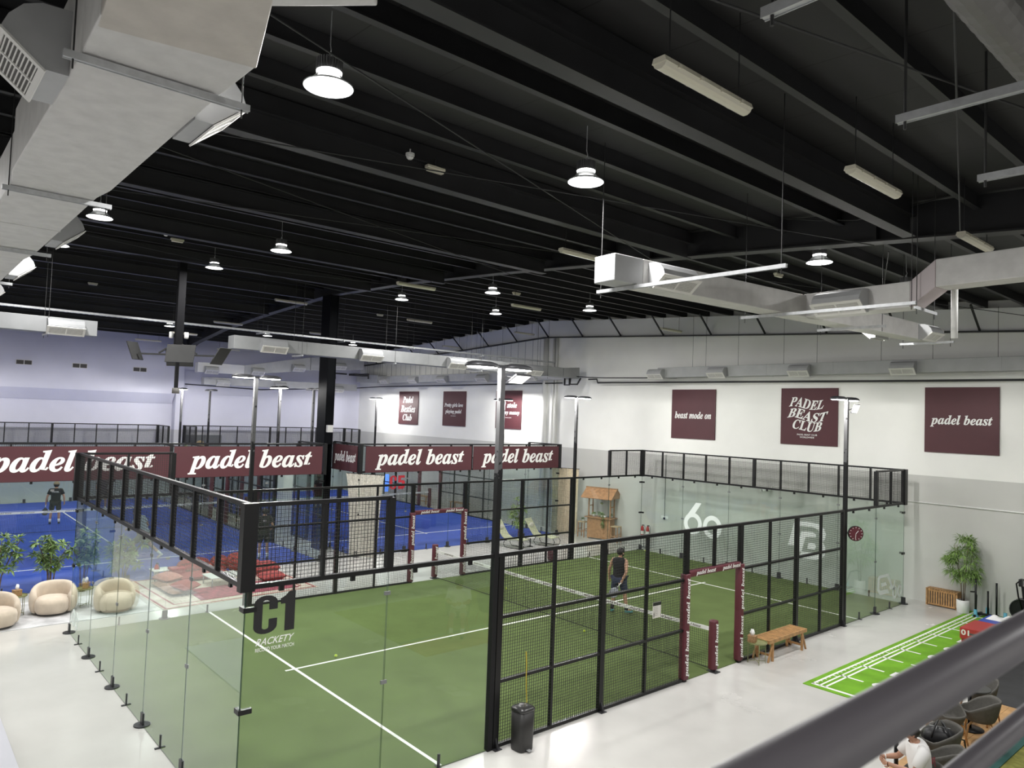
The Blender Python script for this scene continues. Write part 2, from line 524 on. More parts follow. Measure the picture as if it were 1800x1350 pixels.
RAFT = [(-34.9, 7.7), (-31.9, 8.5), (-27.5, 8.98), (-22.0, 9.30), (-16.6, 9.52), (-11.0, 9.36), (-6.0, 9.08), (0.5, 8.62), (5.7, 8.22), (13.0, 7.75)]
struct(rafter(9.2, RAFT, BEAMBLACK))
# painted gable rafter along the back wall with its black lower edge and fly braces
GABLEP = mat('gable_painted_steel', (0.80, 0.80, 0.81), 0.7)
gp = [(-34.9, 8.14), (-16.6, 9.06), (13.0, 7.62)]
mb = MB()
for (xa, za), (xb, zb) in zip(gp[:-1], gp[1:]):
    mb.add([(xa,20.6,za),(xb,20.6,zb),(xb,20.6,roof(xb)-0.26),(xa,20.6,roof(xa)-0.26),(xa,20.62,za),(xb,20.62,zb),(xb,20.62,roof(xb)-0.26),(xa,20.62,roof(xa)-0.26)],
           [(0,1,2,3),(7,6,5,4),(0,4,5,1),(3,2,6,7)])
struct(mb.build('roof_beam', GABLEP))
mb = MB()
for (xa, za), (xb, zb) in zip(gp[:-1], gp[1:]):
    mb.bar((xa,20.6,za-0.02),(xb,20.6,zb-0.02), 0.22, 0.035)
struct(mb.build('roof_beam', BEAMBLACK))
for k in range(-8, 13):
    x = -16.36 + 2.27*k
    if not XL+0.6 < x < XR-0.4: continue
    zb = (9.06 - abs(x+16.6)*(0.0503 if x < -16.6 else 0.0487))
    tag(MB().bar((x, 20.56, zb), (x, 19.75, roof(x)-0.26), 0.05, 0.05).build('fly_brace', BEAMBLACK),
        'black slanted brace rod between roof and gable beam above the back wall', 'brace', 'slanted braces along the gable')
# columns
COLM = mat('dark_column_paint', (0.008, 0.0085, 0.010), 0.6, spec=0.02)
mb = MB()
mb.box(-16.78, -16.10, 9.02, 9.05, 0, 9.5).box(-16.78, -16.10, 9.33, 9.36, 0, 9.5).box(-16.46, -16.42, 9.05, 9.33, 0, 9.5)
mb.box(-16.77, -16.11, 9.06, 9.32, 3.9, 9.5)
struct(mb.build('column', COLM))
mb = MB().box(-20.1, -19.55, 9.05, 9.45, 0, 2.95)
struct(mb.build('pillar', WHITE))
struct(MB().box(XL, XL+0.55, 9.05, 9.45, 0, 8.2).build('pillar', WALLL))
tag(MB().box(-16.2, -15.98, 9.08, 9.3, 4.35, 4.62).build('switch_box', WHITE, bevel=0.01), 'small white switch box mounted on the dark steel column', 'box')
# ribbed sheeting joints on the upper part of the back wall, and the white pipes down it
mb = MB()
for k in range(34):
    x = -34.3 + k*0.55
    mb.box(x-0.012, x+0.012, YB-0.012, YB, 7.1, roof(x)-0.02)
struct(mb.build('trim_1', mat('sheet_joint', (0.45, 0.45, 0.47), 0.7)))
for i, x in enumerate((-16.75, -16.2, -16.0)):
    tag(MB().cyl((x, YB-0.08, 0), (x, YB-0.08, 9.0), 0.06 if i else 0.13, n=14).build('drain_pipe', WHITE, smooth=True),
        ['thick white drain pipe down the back wall beside the third text panel', 'middle thin white pipe beside the thick drain pipe', 'thin white pipe farthest from the thick drain pipe'][i], 'pipe', 'white pipes on the back wall')
mb = MB().cyl((-0.25, YB-0.03, 3.0), (12.9, YB-0.03, 3.0), 0.022, n=8)
tag(mb.build('conduit', WHITE, smooth=True), 'long white conduit running level along the grey back wall', 'pipe')
for i, y in enumerate((1.83, 4.26, 7.13)):
    t = thing('wall_vent', ['louvred wall vent nearest the hall front on the lilac left wall', 'middle louvred vent of three on the lilac left wall', 'louvred wall vent nearest the white pilaster'][i], 'vent', (XL+0.5, y, 7.0), 0, 'vents high on the left wall')
    m_ = MB().box(0, 0.03, -0.34, 0.34, -0.12, 0.12); m_.build('vent_frame', GRILLE_W, t)
    for s in (-1, 1):
        m_ = MB().box(0.028, 0.034, 0.17*s-0.15, 0.17*s+0.15, -0.1, 0.1); m_.build('vent_back', DARKHOLE, t)
        m_ = MB()
        for j in range(6): m_.bar((0.04, 0.17*s-0.15, -0.085+j*0.034), (0.04, 0.17*s+0.15, -0.085+j*0.034), 0.02, 0.006)
        m_.build('louvre', DARKHOLE, t)
# mezzanine edge under the handrail (behind and beside the camera)
RAILM = mat('rail_black', (0.055, 0.050, 0.056), 0.36)
struct(MB().box(8.45, XR, YF, 20.8, 3.45, 3.75).build('floor_mezzanine', mat('mezzanine_slab', (0.4, 0.4, 0.4), 0.7)))
t = thing('handrail', 'black steel balcony handrail crossing the picture close to the viewer', 'railing', (8.49, 0, 3.75))
MB().cyl((0, -14.9, 1.14), (0, 20.8, 1.14), 0.0285, n=24).build('top_rail', RAILM, t, smooth=True)
for z in (1.01, 0.80, 0.6, 0.4, 0.2):
    MB().cyl((0, -14.9, z), (0, 20.8, z), 0.0155, n=16).build('lower_rail', RAILM, t, smooth=True)
for y in (-14.0, -11.0, -8.0, -5.4, 13.0, 16.5, 20.0):
    MB().cyl((0, y, 0), (0, y, 1.13), 0.022, n=12).build('post', RAILM, t, smooth=True)
# ================================================================== padel courts
GREEN_TURF = mat('green_turf', (0.110, 0.152, 0.052), 0.95, var=0.10, scale=1.2, bump=0.35, bscale=180, spec=0.15)
BLUE_TURF = mat('blue_turf', (0.042, 0.085, 0.43), 0.95, var=0.08, scale=1.2, bump=0.35, bscale=180, spec=0.15)
def turf(label, m, loc, rz):
    o = MB()
    o.box(-10.0, 0.0, 0.0, 20.0, 0.0, 0.012); o.m = 1
    for y in (3.05, 16.95): o.box(-9.98, -0.02, y-0.03, y+0.03, 0.012, 0.0145)
    o.box(-5.03, -4.97, 2.85, 17.15, 0.012, 0.015)
    ob = o.build('court_turf', [m, WHITE_INK])
    ob.location = loc; ob.rotation_euler = (0, 0, rz)
    return tag(ob, label, 'court turf')
C2 = (-14.4, 8.2, 0); C5 = (-14.4, 19.6, 0)
turf('green padel court turf with white service lines in the front court', GREEN_TURF, (0,0,0), 0)
turf('blue padel court turf with white lines behind the beige armchairs', BLUE_TURF, C2, PI/2)
turf('blue padel court turf with white lines behind the deck chairs', BLUE_TURF, C5, PI/2)

def make_cage():
    r = thing('court_cage', 'black mesh and glass cage around the green padel court', 'court cage')
    P = lambda nm, b, m=BLACK: b.build(nm, m, r)
    for X, s in ((0.0, 1), (-10.0, -1)):
        for y in (4.06, 6.5, 9.0, 11.0, 13.5, 15.94):
            P('post', MB().box(X-0.04, X+0.04, y-0.055, y+0.055, 0.0, 2.98))
        for y in (5.27, 7.75, 12.25, 14.73):
            P('mullion', MB().box(X-0.035, X+0.025, y-0.022, y+0.022, 0.05, 2.97))
        P('mullion', MB().box(X-0.035, X+0.025, 9.978, 10.022, 2.14, 2.97))
        P('top_rail', MB().box(X-0.035, X+0.035, 0.0, 20.0, 2.97, 3.03))
        bays = [(4.115, 6.445), (6.555, 8.945), (11.055, 13.445), (13.555, 15.885)]
        for a, b in bays:
            for z in (0.035, 1.02, 2.02):
                P('rail', MB().box(X-0.035, X+0.03, a, b, z-0.024, z+0.024))
            P('wire_mesh', MB().grid((X+0.012, a, 0.06), (0,1,0), (0,0,1), b-a, 2.91), WIRE)
        P('rail', MB().box(X-0.035, X+0.03, 9.055, 10.945, 2.10, 2.15))
        P('wire_mesh', MB().grid((X+0.012, 9.055, 2.15), (0,1,0), (0,0,1), 1.89, 0.82), WIRE)
        for y0, e in ((0.0, 1), (20.0, -1)):
            ya, yb = sorted((y0, y0+2*e))
            P('upper_post', MB().box(X-0.05, X+0.05, y0+2*e-0.05, y0+2*e+0.05, 3.03, 4.0))
            P('mullion', MB().box(X-0.035, X+0.035, y0+e-0.022, y0+e+0.022, 3.03, 3.97))
            P('top_rail', MB().box(X-0.03, X+0.03, ya, yb, 3.97, 4.02))
            P('wire_mesh', MB().grid((X+0.0, ya, 3.03), (0,1,0), (0,0,1), 2.0, 0.94), WIRE)
            P('corner_post', MB().box(X-0.06, X+0.06, y0-0.09, y0+0.09, 2.95, 4.02))
            for k in range(2):
                a, b = sorted((y0+e*(2*k+0.008), y0+e*(2*k+1.992)))
                P('glass_panel', pane(X-0.006, X+0.006, a, b, 0.01, 2.965), [GLASS, GLASSEDGE])
            for z in (1.5, 2.72):
                P('glass_clamp', MB().cbox((X-s*0.0, y0+e*0.06, z), (0.05, 0.16, 0.06)).cbox((X-s*0.05, y0, z), (0.14, 0.05, 0.06)))
                P('glass_clamp', MB().cbox((X, y0+2*e, z-0.05), (0.03, 0.09, 0.05)), CLAMP)
            for y in (y0+e, y0+2*e, y0+3*e):
                if y == y0+2*e:
                    P('foot', MB().cyl((X, y, 0), (X, y, 0.02), 0.13, n=20).box(X-0.02, X+0.02, y-0.06, y+0.06, 0.02, 0.2), CASTIRON)
                else:
                    P('foot', MB().box(X-0.016, X+0.016, y-0.016, y+0.016, 0, 0.2).box(X-0.08, X+0.08, y-0.02, y+0.02, 0, 0.016), CASTIRON)
            for k in range(4):
                P('glass_clip', MB().cbox((X+s*0.0, y0+e*(0.45+k), 2.94), (0.04, 0.06, 0.07)))
        for y in (4.06, 6.5, 13.5, 15.94):
            xs = sorted((X-0.05*s, X+0.12*s))
            P('base_plate', MB().box(xs[0], xs[1], y-0.07, y+0.07, 0, 0.012).bar((X+0.1*s, y, 0.0), (X+0.03*s, y, 0.16), 0.03, 0.03), CASTIRON)
        # padded gate frame with lettering
        for y in (9.0, 11.0):
            pad = MB().lathe([(0.078, 0.05), (0.082, 0.08), (0.082, 1.1), (0.079, 1.12), (0.082, 1.14), (0.082, 2.12), (0.075, 2.14)], (X, y, 0), 24, power=4.5).build('post_padding', MAROON, r, smooth=True)
            l = MB()
            for z in (0.10, 1.14):
                l.text('padel beast', (X+0.0855, y+0.072, z), (0,0,1), (0,-1,0), 0.93, 0.142, 'bi', 0.012)
            l.build('lettering', WHITE_INK, pad)
        pad = MB().bar((X, 9.06, 2.13), (X, 10.94, 2.13), 0.15, 0.13).build('post_padding', MAROON, r, bevel=0.03)
        l = MB()
        for y in (9.25, 10.2):
            l.text('padel beast', (X+0.0785, y, 2.078), (0,1,0), (0,0,1), 0.70, 0.108, 'bi', 0.012)
        l.build('lettering', WHITE_INK, pad)
    for Y, e in ((0.0, 1), (20.0, -1)):
        P('top_rail', MB().box(-10.0, 0.0, Y-0.035, Y+0.035, 2.97, 3.03))
        P('top_rail', MB().box(-10.0, 0.0, Y-0.03, Y+0.03, 3.97, 4.02))
        for k in range(1, 10):
            x = -k
            if k == 5: P('upper_post', MB().box(x-0.05, x+0.05, Y-0.045, Y+0.045, 3.03, 3.97))
            else: P('mullion', MB().box(x-0.022, x+0.022, Y-0.035, Y+0.035, 3.03, 3.97))
        for k in range(2):
            P('wire_mesh', MB().grid((-10+5*k, Y, 3.03), (1,0,0), (0,0,1), 5.0, 0.94), WIRE)
        for k in range(5):
            P('glass_panel', pane(-10+2*k+0.008, -10+2*k+1.992, Y-0.006, Y+0.006, 0.01, 2.965), [GLASS, GLASSEDGE])
        for k in range(0, 11):
            x = -k
            if k % 2 == 0:
                P('foot', MB().cyl((x, Y, 0), (x, Y, 0.02), 0.13, n=20).box(x-0.06, x+0.06, Y-0.02, Y+0.02, 0.02, 0.2), CASTIRON)
                if 0 < k < 10:
                    for z in (1.5, 2.72): P('glass_clamp', MB().cbox((x, Y, z), (0.09, 0.03, 0.05)), CLAMP)
            else:
                P('foot', MB().box(x-0.016, x+0.016, Y-0.016, Y+0.016, 0, 0.2).box(x-0.02, x+0.02, Y-0.08, Y+0.08, 0, 0.016), CASTIRON)
            if k < 10: P('glass_clip', MB().cbox((x-0.5, Y, 2.94), (0.06, 0.04, 0.07)))
    return r
cage1 = make_cage()
cage2 = dup(cage1, C2, PI/2, 'black mesh and glass cage of the blue court behind the beige armchairs')
cage3 = dup(cage1, C5, PI/2, 'black mesh and glass cage of the blue court behind the deck chairs')

# vinyl numbers and logos on the glass
t = thing('court_number', 'large black C1 decal on the front court glass', 'decal', (0.009, 0.11, 2.40))
def arc(cx, cy, rx, ry, a0, a1, n=10):
    return [(cx+rx*math.cos(math.radians(a0+(a1-a0)*i/n)), cy+ry*math.sin(math.radians(a0+(a1-a0)*i/n))) for i in range(n+1)]
def band(mb, outer, inner, fn, d0, d1):
    n = len(outer)
    vs = [fn(a,b,d0) for a,b in outer]+[fn(a,b,d0) for a,b in inner]+[fn(a,b,d1) for a,b in outer]+[fn(a,b,d1) for a,b in inner]
    fs = []
    for i in range(n-1):
        fs += [(i,i+1,n+i+1,n+i), (2*n+i+1,2*n+i,3*n+i,3*n+i+1), (i+1,i,2*n+i,2*n+i+1), (n+i,n+i+1,3*n+i+1,3*n+i)]
    fs += [(0,n,3*n,2*n), (n-1,3*n-1,4*n-1,2*n-1)]
    return mb.add(vs, fs)
def fat_c(mb, fn, h, w, d0, d1):
    """heavy condensed letter C: w wide, h tall"""
    th = w*0.36
    o = [(w, h*0.62), (w, h*0.80)] + arc(w/2, h*0.80, w/2, h*0.20, 0, 180)[1:] + arc(w/2, h*0.20, w/2, h*0.20, 180, 360) + [(w, h*0.38)]
    i = [(w-th, h*0.62), (w-th, h*0.82)] + arc(w/2, h*0.82, w/2-th, h*0.06, 0, 180)[1:] + arc(w/2, h*0.18, w/2-th, h*0.06, 180, 360) + [(w-th, h*0.38)]
    return band(mb, o, i, fn, d0, d1)
fn = lambda a, b, d: (d, a, b)
mb = MB(); fat_c(mb, fn, 0.47, 0.30, 0.0, 0.003)
mb.prism([(0.40,0.0),(0.53,0.0),(0.53,0.49),(0.45,0.49),(0.40,0.44),(0.34,0.41),(0.34,0.34),(0.40,0.34)], fn, 0.0, 0.003)
mb.build('digit', BLACK_INK, t)
t = thing('club_decal', 'white two line lettering decal on the glass under the black court number', 'decal', (0.009, 0.15, 2.16))
mb = MB()
def shear(x, y): return (x*0.94+0.06*y, y)
mb.text('RACKETY', (0, 0.0, 0.105), (0,1,0), (0,0,1), 0.50, 0.085, 's', 0.012, shear)
mb.text('RECORD YOUR MATCH', (0, 0.0, 0.03), (0,1,0), (0,0,1), 0.50, 0.045, 's', 0.012)
mb.build('lettering', WHITE_INK, t)
t = thing('court_number', 'red C5 decal on the glass of the far blue court below its banner', 'decal', (-14.388, 10.86, 2.34))
mb = MB(); fat_c(mb, fn, 0.5, 0.29, 0, 0.003)
mb.prism([(0.36,0.0),(0.58,0.0),(0.65,0.06),(0.65,0.27),(0.59,0.32),(0.47,0.32),(0.47,0.41),(0.64,0.41),(0.64,0.5),(0.36,0.5),(0.36,0.24),(0.52,0.24),(0.53,0.22),(0.53,0.11),(0.51,0.09),(0.48,0.10),(0.48,0.15),(0.36,0.15)], fn, 0, 0.003)
mb.build('digit', RED_INK, t)
# "60" and the letter logo on the far glass of the green court (seen from inside)
fb = lambda a, b, d: (a, 19.991-d, b)
t = thing('sixty_logo', 'large frosted white 60 on the far glass of the green court', 'decal', (0,0,0))
mb = MB()
cx, cz = -7.51, 1.38
band(mb, arc(cx, cz, 0.40, 0.41, 0, 360, 36), arc(cx, cz, 0.235, 0.24, 0, 360, 36), fb, 0, 0.003)
mb.prism([(cx-0.40, cz+0.04), (cx-0.30, cz-0.02), (cx-0.14, cz+0.20), (cx+0.05, cz+0.34), (cx+0.36, cz+0.80), (cx+0.12, cz+0.80), (cx-0.30, cz+0.24)], fb, 0, 0.006)
cx = -6.66
band(mb, arc(cx, 1.36, 0.40, 0.42, 0, 360, 36), arc(cx, 1.36, 0.235, 0.25, 0, 360, 36), fb, 0, 0.003)
mb.build('digit', FROST, t)
t = thing('letter_logo', 'large frosted white block B logo on the far glass of the green court', 'decal', (0,0,0))
mb = MB()
for pts in ([(-3.69,1.17),(-3.46,2.02),(-3.03,2.04),(-2.65,2.02),(-2.45,1.9),(-2.38,1.72),(-2.42,1.54),(-2.49,1.46),(-2.62,1.58),(-2.6,1.69),(-2.64,1.83),(-2.82,1.89),(-3.26,1.88),(-3.42,1.2)],
            [(-3.22,1.7),(-2.82,1.73),(-2.71,1.66),(-2.72,1.57),(-3.07,1.54),(-3.2,1.03),(-3.39,1.01)],
            [(-3.27,0.82),(-3.21,1.03),(-2.69,1.06),(-2.58,1.14),(-2.58,1.31),(-2.49,1.46),(-2.39,1.28),(-2.4,1.06),(-2.52,0.9),(-2.72,0.84)],
            [(-2.97,1.36),(-2.76,1.37),(-2.71,1.29),(-2.74,1.17),(-3.0,1.16)]):
    mb.prism(pts, fb, 0, 0.003)
mb.build('letter', FROST, t)
t = thing('small_logo', 'small frosted logo low on the corner glass near the slatted crate', 'decal', (0,0,0))
fs_ = lambda a, b, d: (0.009+d, a, b)
mb = MB()
band(mb, [(18.15,0.62)]+[(18.15,0.95),(18.25,1.03),(18.9,1.03),(19.25,0.55),(19.02,0.55)], [(18.27,0.66)]+[(18.27,0.90),(18.33,0.95),(18.82,0.95),(19.05,0.66),(18.98,0.62)], fs_, 0, 0.003)
mb.prism([(18.15,0.62),(18.27,0.66),(18.35,0.60),(18.85,0.58),(18.95,0.46),(18.30,0.48)], fs_, 0, 0.003)
mb.prism([(18.40,0.80),(18.70,0.80),(18.78,0.70),(18.44,0.70)], fs_, 0, 0.003)
for cy_ in (19.35, 19.72):
    band(mb, arc(cy_, 0.42, 0.16, 0.19, 0, 360, 20), arc(cy_, 0.42, 0.09, 0.11, 0, 360, 20), fs_, 0, 0.003)
mb.prism([(19.22,0.5),(19.30,0.52),(19.38,0.78),(19.32,0.78)], fs_, 0, 0.003)
mb.build('letter', FROST, t)
t = thing('small_logo', 'small white ring logo low on the court glass beside the beige armchairs', 'decal', (0,0,0))
mb = MB(); fy = lambda a, b, d: (a, -0.009-d, b)
for c_ in (-9.62, -9.30):
    band(mb, arc(c_, 0.42, 0.15, 0.19, 0, 360, 20), arc(c_, 0.42, 0.08, 0.11, 0, 360, 20), fy, 0, 0.003)
mb.build('letter', FROST, t)

# ------------------------------------------------------------------ nets
NETM = mat('net_cord', (0.015, 0.015, 0.017), 0.8)
def make_net():
    r = thing('padel_net', 'padel net with white lettered tape across the green court', 'net', (0, 10.0, 0))
    for X in (-10.14, 0.02):
        p = MB().lathe([(0.085,0.06),(0.09,0.08),(0.09,1.03),(0.085,1.06),(0.05,1.065)], (X,0,0), 24, power=2.6).build('post', MAROON, r, smooth=True)
        l = MB().text('padel beast', (X+0.092, 0.068, 0.12), (0,0,1), (0,-1,0), 0.90, 0.135, 'bi', 0.015)
        l.build('lettering', WHITE_INK, p)
        MB().box(X-0.1, X+0.13, -0.09, 0.09, 0, 0.018).cyl((X,0,0.018),(X,0,0.07),0.05,n=12).build('base_plate', CASTIRON, r)
    n_ = MB()
    ns = 200
    zt = lambda x: 0.90 - 0.04*math.sin(PI*min(1, max(0, -x/10.1)))
    for i in range(1, ns):
        x = -10.05*i/ns
        n_.bar((x,0,0.05), (x,0,zt(x)), 0.0035, 0.0035, caps=False)
    for j in range(17):
        f = (j+0.5)/17.0
        pts = [(-10.05*k/10, 0, 0.05 + (zt(-10.05*k/10)-0.05)*f) for k in range(11)]
        for a, b in zip(pts[:-1], pts[1:]): n_.bar(a, b, 0.0035, 0.0035, caps=False)
    n_.build('netting', NETM, r)
    tp = MB()
    for k in range(20):
        a, b = -0.07-9.98*k/20, -0.07-9.98*(k+1)/20
        for y0, y1 in ((-0.008, 0.008),):
            tp.add([(a,y0,zt(a)-0.075),(b,y0,zt(b)-0.075),(b,y0,zt(b)+0.005),(a,y0,zt(a)+0.005),(a,y1,zt(a)-0.075),(b,y1,zt(b)-0.075),(b,y1,zt(b)+0.005),(a,y1,zt(a)+0.005)],
                   [(0,1,2,3),(7,6,5,4),(3,2,6,7),(0,4,5,1)])
    tape = tp.build('tape', WHITE_INK, r)
    l = MB()
    for k in range(13):
        x = -0.75 - 0.74*k
        l.text('padel beast', (x, -0.0095, zt(x)-0.066), (1,0,0), (0,0,1), 0.46, 0.062, 'bi', 0.004)
    l.build('lettering', MAROONB, tape)
    MB().tube([(-10.05*k/10, 0, 0.055+0.004*(k % 2)) for k in range(11)], 0.008, 6).build('bottom_cord', NETM, r)
    return r
net1 = make_net()
def locate(C, rz, p):
    c, s = math.cos(rz), math.sin(rz)
    return (C[0]+c*p[0]-s*p[1], C[1]+s*p[0]+c*p[1], C[2])
dup(net1, locate(C2, PI/2, (0,10)), PI/2, 'padel net with white lettered tape across the blue court beyond the armchairs')
dup(net1, locate(C5, PI/2, (0,10)), PI/2, 'padel net with white lettered tape across the blue court beyond the deck chairs')

# ------------------------------------------------------------------ floodlight poles
def make_pole(lit=True):
    r = thing('floodlight_pole', 'black floodlight pole rising behind the black pedal bin', 'floodlight', (0, 3.94, 0))
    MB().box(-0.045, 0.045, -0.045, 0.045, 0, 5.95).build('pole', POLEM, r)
    MB().box(-0.03, 0.03, -0.2, 0.2, 5.95, 6.0).build('cross_arm', CASTIRON, r)
    for s in (-1, 1):
        h = MB().lathe([(0.17, 0.0), (0.17, 0.03), (0.15, 0.06), (0.10, 0.085), (0.02, 0.09)], (-0.05, 0.36*s, 5.95), 24, 1.0, 1.75, power=2.6).build('floodlight', CASTIRON, r, smooth=True)
        MB().lathe([(0.15, -0.012), (0.155, -0.002)], (-0.05, 0.36*s, 5.95), 20, 1.0, 1.7, power=2.6).build('lens', FLOODLENS if lit else LENSOFF, h)
        if lit: point_light(h, (-0.05, 0.36*s, 5.926), FLOOD_W, 0.04, (1.0, 0.985, 0.95))
    return r
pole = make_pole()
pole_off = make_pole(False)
pl = [((0,0,0), 0, (0.0, 16.06), False, 'black floodlight pole beside the maroon wall clock at the green court'),
      ((0,0,0), 0, (-10.0, 3.94), True, 'floodlight pole standing at the carpet and floor cushions'),
      ((0,0,0), 0, (-10.0, 16.06), True, 'floodlight pole of the green court in front of the deck chairs'),
      (C2, PI/2, (0, 3.94), False, 'lit floodlight pole of the blue court left of the dark steel column'),
      (C2, PI/2, (0, 16.06), False, 'lit floodlight pole of the first blue court nearest the white pilaster'),
      (C2, PI/2, (-10, 3.94), True, 'floodlight pole on the outer long side of the first blue court, near end'),
      (C2, PI/2, (-10, 16.06), True, 'floodlight pole on the outer long side of the first blue court, far end'),
      (C5, PI/2, (-10, 3.94), 'off', 'unlit floodlight pole right before the dark steel column'),
      (C5, PI/2, (-10, 16.06), 'off2', 'unlit floodlight pole second from the white pilaster'),
      (C5, PI/2, (0, 3.94), False, 'floodlight pole hidden behind the foremost pole near the third text panel'),
      (C5, PI/2, (0, 16.06), False, 'floodlight pole beside the wall panel with three lines of text')]
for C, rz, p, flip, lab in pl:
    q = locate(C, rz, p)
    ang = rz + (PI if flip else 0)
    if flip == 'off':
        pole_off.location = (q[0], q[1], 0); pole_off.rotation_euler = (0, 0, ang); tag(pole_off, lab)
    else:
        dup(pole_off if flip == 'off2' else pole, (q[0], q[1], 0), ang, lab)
# the two extra small square lights
for (x, y, z, rx, ry, lab) in ((0.16, 4.18, 5.78, 0, -0.5, 'small square floodlight panel hung under the foremost pole head'),
                               (0.14, 16.3, 5.72, 0, -1.2, 'small square floodlight panel on the pole above the wall clock')):
    t = thing('spot_panel', lab, 'floodlight', (x, y, z))
    t.rotation_euler = (rx, ry, 0)
    MB().box(-0.13, 0.13, -0.16, 0.16, 0, 0.035).build('housing', CASTIRON, t, bevel=0.008)
    MB().box(-0.115, 0.115, -0.145, 0.145, -0.004, 0.002).build('lens', mat('spot_lens', (0.9,0.9,0.88), 0.4, emit=(1,1,0.97), estr=1.6), t)
    MB().bar((0,-0.12,0.035), (-0.12,-0.2,0.12), 0.03, 0.01).build('bracket', CASTIRON, t)

# ------------------------------------------------------------------ banners
def banner(label, o, right, nrm, w, tx, tw, h=0.94, group=None, th=0.76, tz=0.09):
    """o lower-left corner on the carrying face, right direction, outward normal"""
    t = thing('banner', label, 'banner', o)
    R, N = Vector(right), Vector(nrm)
    b = MB(); p = [Vector((0,0,0)), R*w, R*w+Vector((0,0,h)), Vector((0,0,h))]
    b.add([q for q in p]+[q+N*0.025 for q in p], [(3,2,1,0),(4,5,6,7),(0,1,5,4),(1,2,6,5),(2,3,7,6),(3,0,4,7)])
    b.build('panel', MAROONB, t)
    MB().text('padel beast', R*tx+N*0.028+Vector((0,0,tz)), R, (0,0,1), tw, th, 'bi', 0.014).build('lettering', WHITE_INK, t)
    return t
BX = -14.352
banner('maroon padel beast banner half hidden behind the corner of the near cage', (BX, -1.75, 2.98), (0,1,0), (1,0,0), 4.89, 0.42, 4.08)
banner('maroon padel beast banner on the blue court just before the dark steel column', (BX, 3.27, 2.98), (0,1,0), (1,0,0), 4.82, 0.42, 4.02)
banner('maroon padel beast banner above the red C5 decal', (BX, 9.78, 2.98), (0,1,0), (1,0,0), 4.80, 0.40, 4.02)
banner('maroon padel beast banner crossed by the foremost floodlight pole', (BX, 14.68, 2.98), (0,1,0), (1,0,0), 4.82, 0.42, 4.05)
banner('small maroon padel beast banner on the short return beside the column', (-16.35, 9.55, 2.98), (1,0,0), (0,-1,0), 1.85, 0.14, 1.62, th=0.5, tz=0.22)
# ------------------------------------------------------------------ canvas panels on the back wall
def panel(name, label, x0, x1, z0, z1):
    t = thing(name, label, 'wall panel', (x0, YB-0.05, z0))
    MB().box(0, x1-x0, 0, 0.05, 0, z1-z0).build('canvas', MAROONB, t)
    return t
def letters(t, *rows, m=WHITE_INK):
    l = MB()
    for body, x, z, w, h, st, wp in rows:
        l.text(body, (x, -0.006, z), (1,0,0), (0,0,1), w, h, st, 0.012, wp)
    return l.build('lettering', m, t)
t = panel('wall_panel', 'maroon wall panel reading Padel Besties Club', -29.88, -27.75, 4.47, 6.47)
letters(t, ('Padel', 0.45, 1.30, 1.15, 0.40, 'bi', None), ('Besties', 0.25, 0.73, 1.6, 0.42, 'bi', None), ('Club', 0.50, 0.22, 1.0, 0.40, 'bi', None))
t = panel('wall_panel', 'maroon wall panel reading Pretty girls love playing padel', -25.2, -23.08, 4.52, 6.47)
letters(t, ('Pretty girls love', 0.16, 1.02, 1.75, 0.27, 'bi', None), ('playing padel', 0.26, 0.66, 1.52, 0.27, 'bi', None), ('PADEL BEAST', 0.78, 0.55, 0.5, 0.035, 's', None))
t = panel('wall_panel', 'maroon wall panel partly hidden behind the foremost floodlight pole', -20.46, -18.46, 4.54, 6.5)
letters(t, ('I stole', 0.62, 1.08, 1.05, 0.27, 'bi', None), ('all my money', 0.26, 0.68, 1.62, 0.27, 'bi', None), ('PADEL BEAST', 0.78, 0.55, 0.5, 0.035, 's', None))
t = panel('wall_panel', 'maroon wall panel reading beast mode on', -9.26, -7.22, 4.55, 6.51)
letters(t, ('beast mode on', 0.17, 0.80, 1.70, 0.28, 'bi', None))
t = panel('wall_panel', 'maroon wall panel with wavy PADEL BEAST CLUB lettering', -4.5, -2.46, 4.56, 6.54)
def wv(a, ph):
    return lambda x, y: (x + 0.10*(y-0.5), y + a*math.sin(2*PI*x*0.95 + ph) - 0.12*(x-0.5))
letters(t, ('PADEL', 0.36, 1.28, 1.22, 0.33, 'bs', wv(0.16, 0.6)), ('BEAST', 0.30, 0.87, 1.36, 0.33, 'bs', wv(0.22, 0.5)),
        ('CLUB', 0.46, 0.50, 1.04, 0.33, 'bs', wv(0.10, 0.9)), ('PADEL BEAST CLUB', 0.62, 0.33, 0.72, 0.055, 's', None), ('WORLDWIDE', 0.72, 0.24, 0.52, 0.055, 's', None))
t = panel('wall_panel', 'maroon wall panel reading padel beast above the tall potted plant', 0.24, 2.22, 4.56, 6.54)
letters(t, ('padel beast', 0.16, 0.78, 1.66, 0.36, 'bi', None))
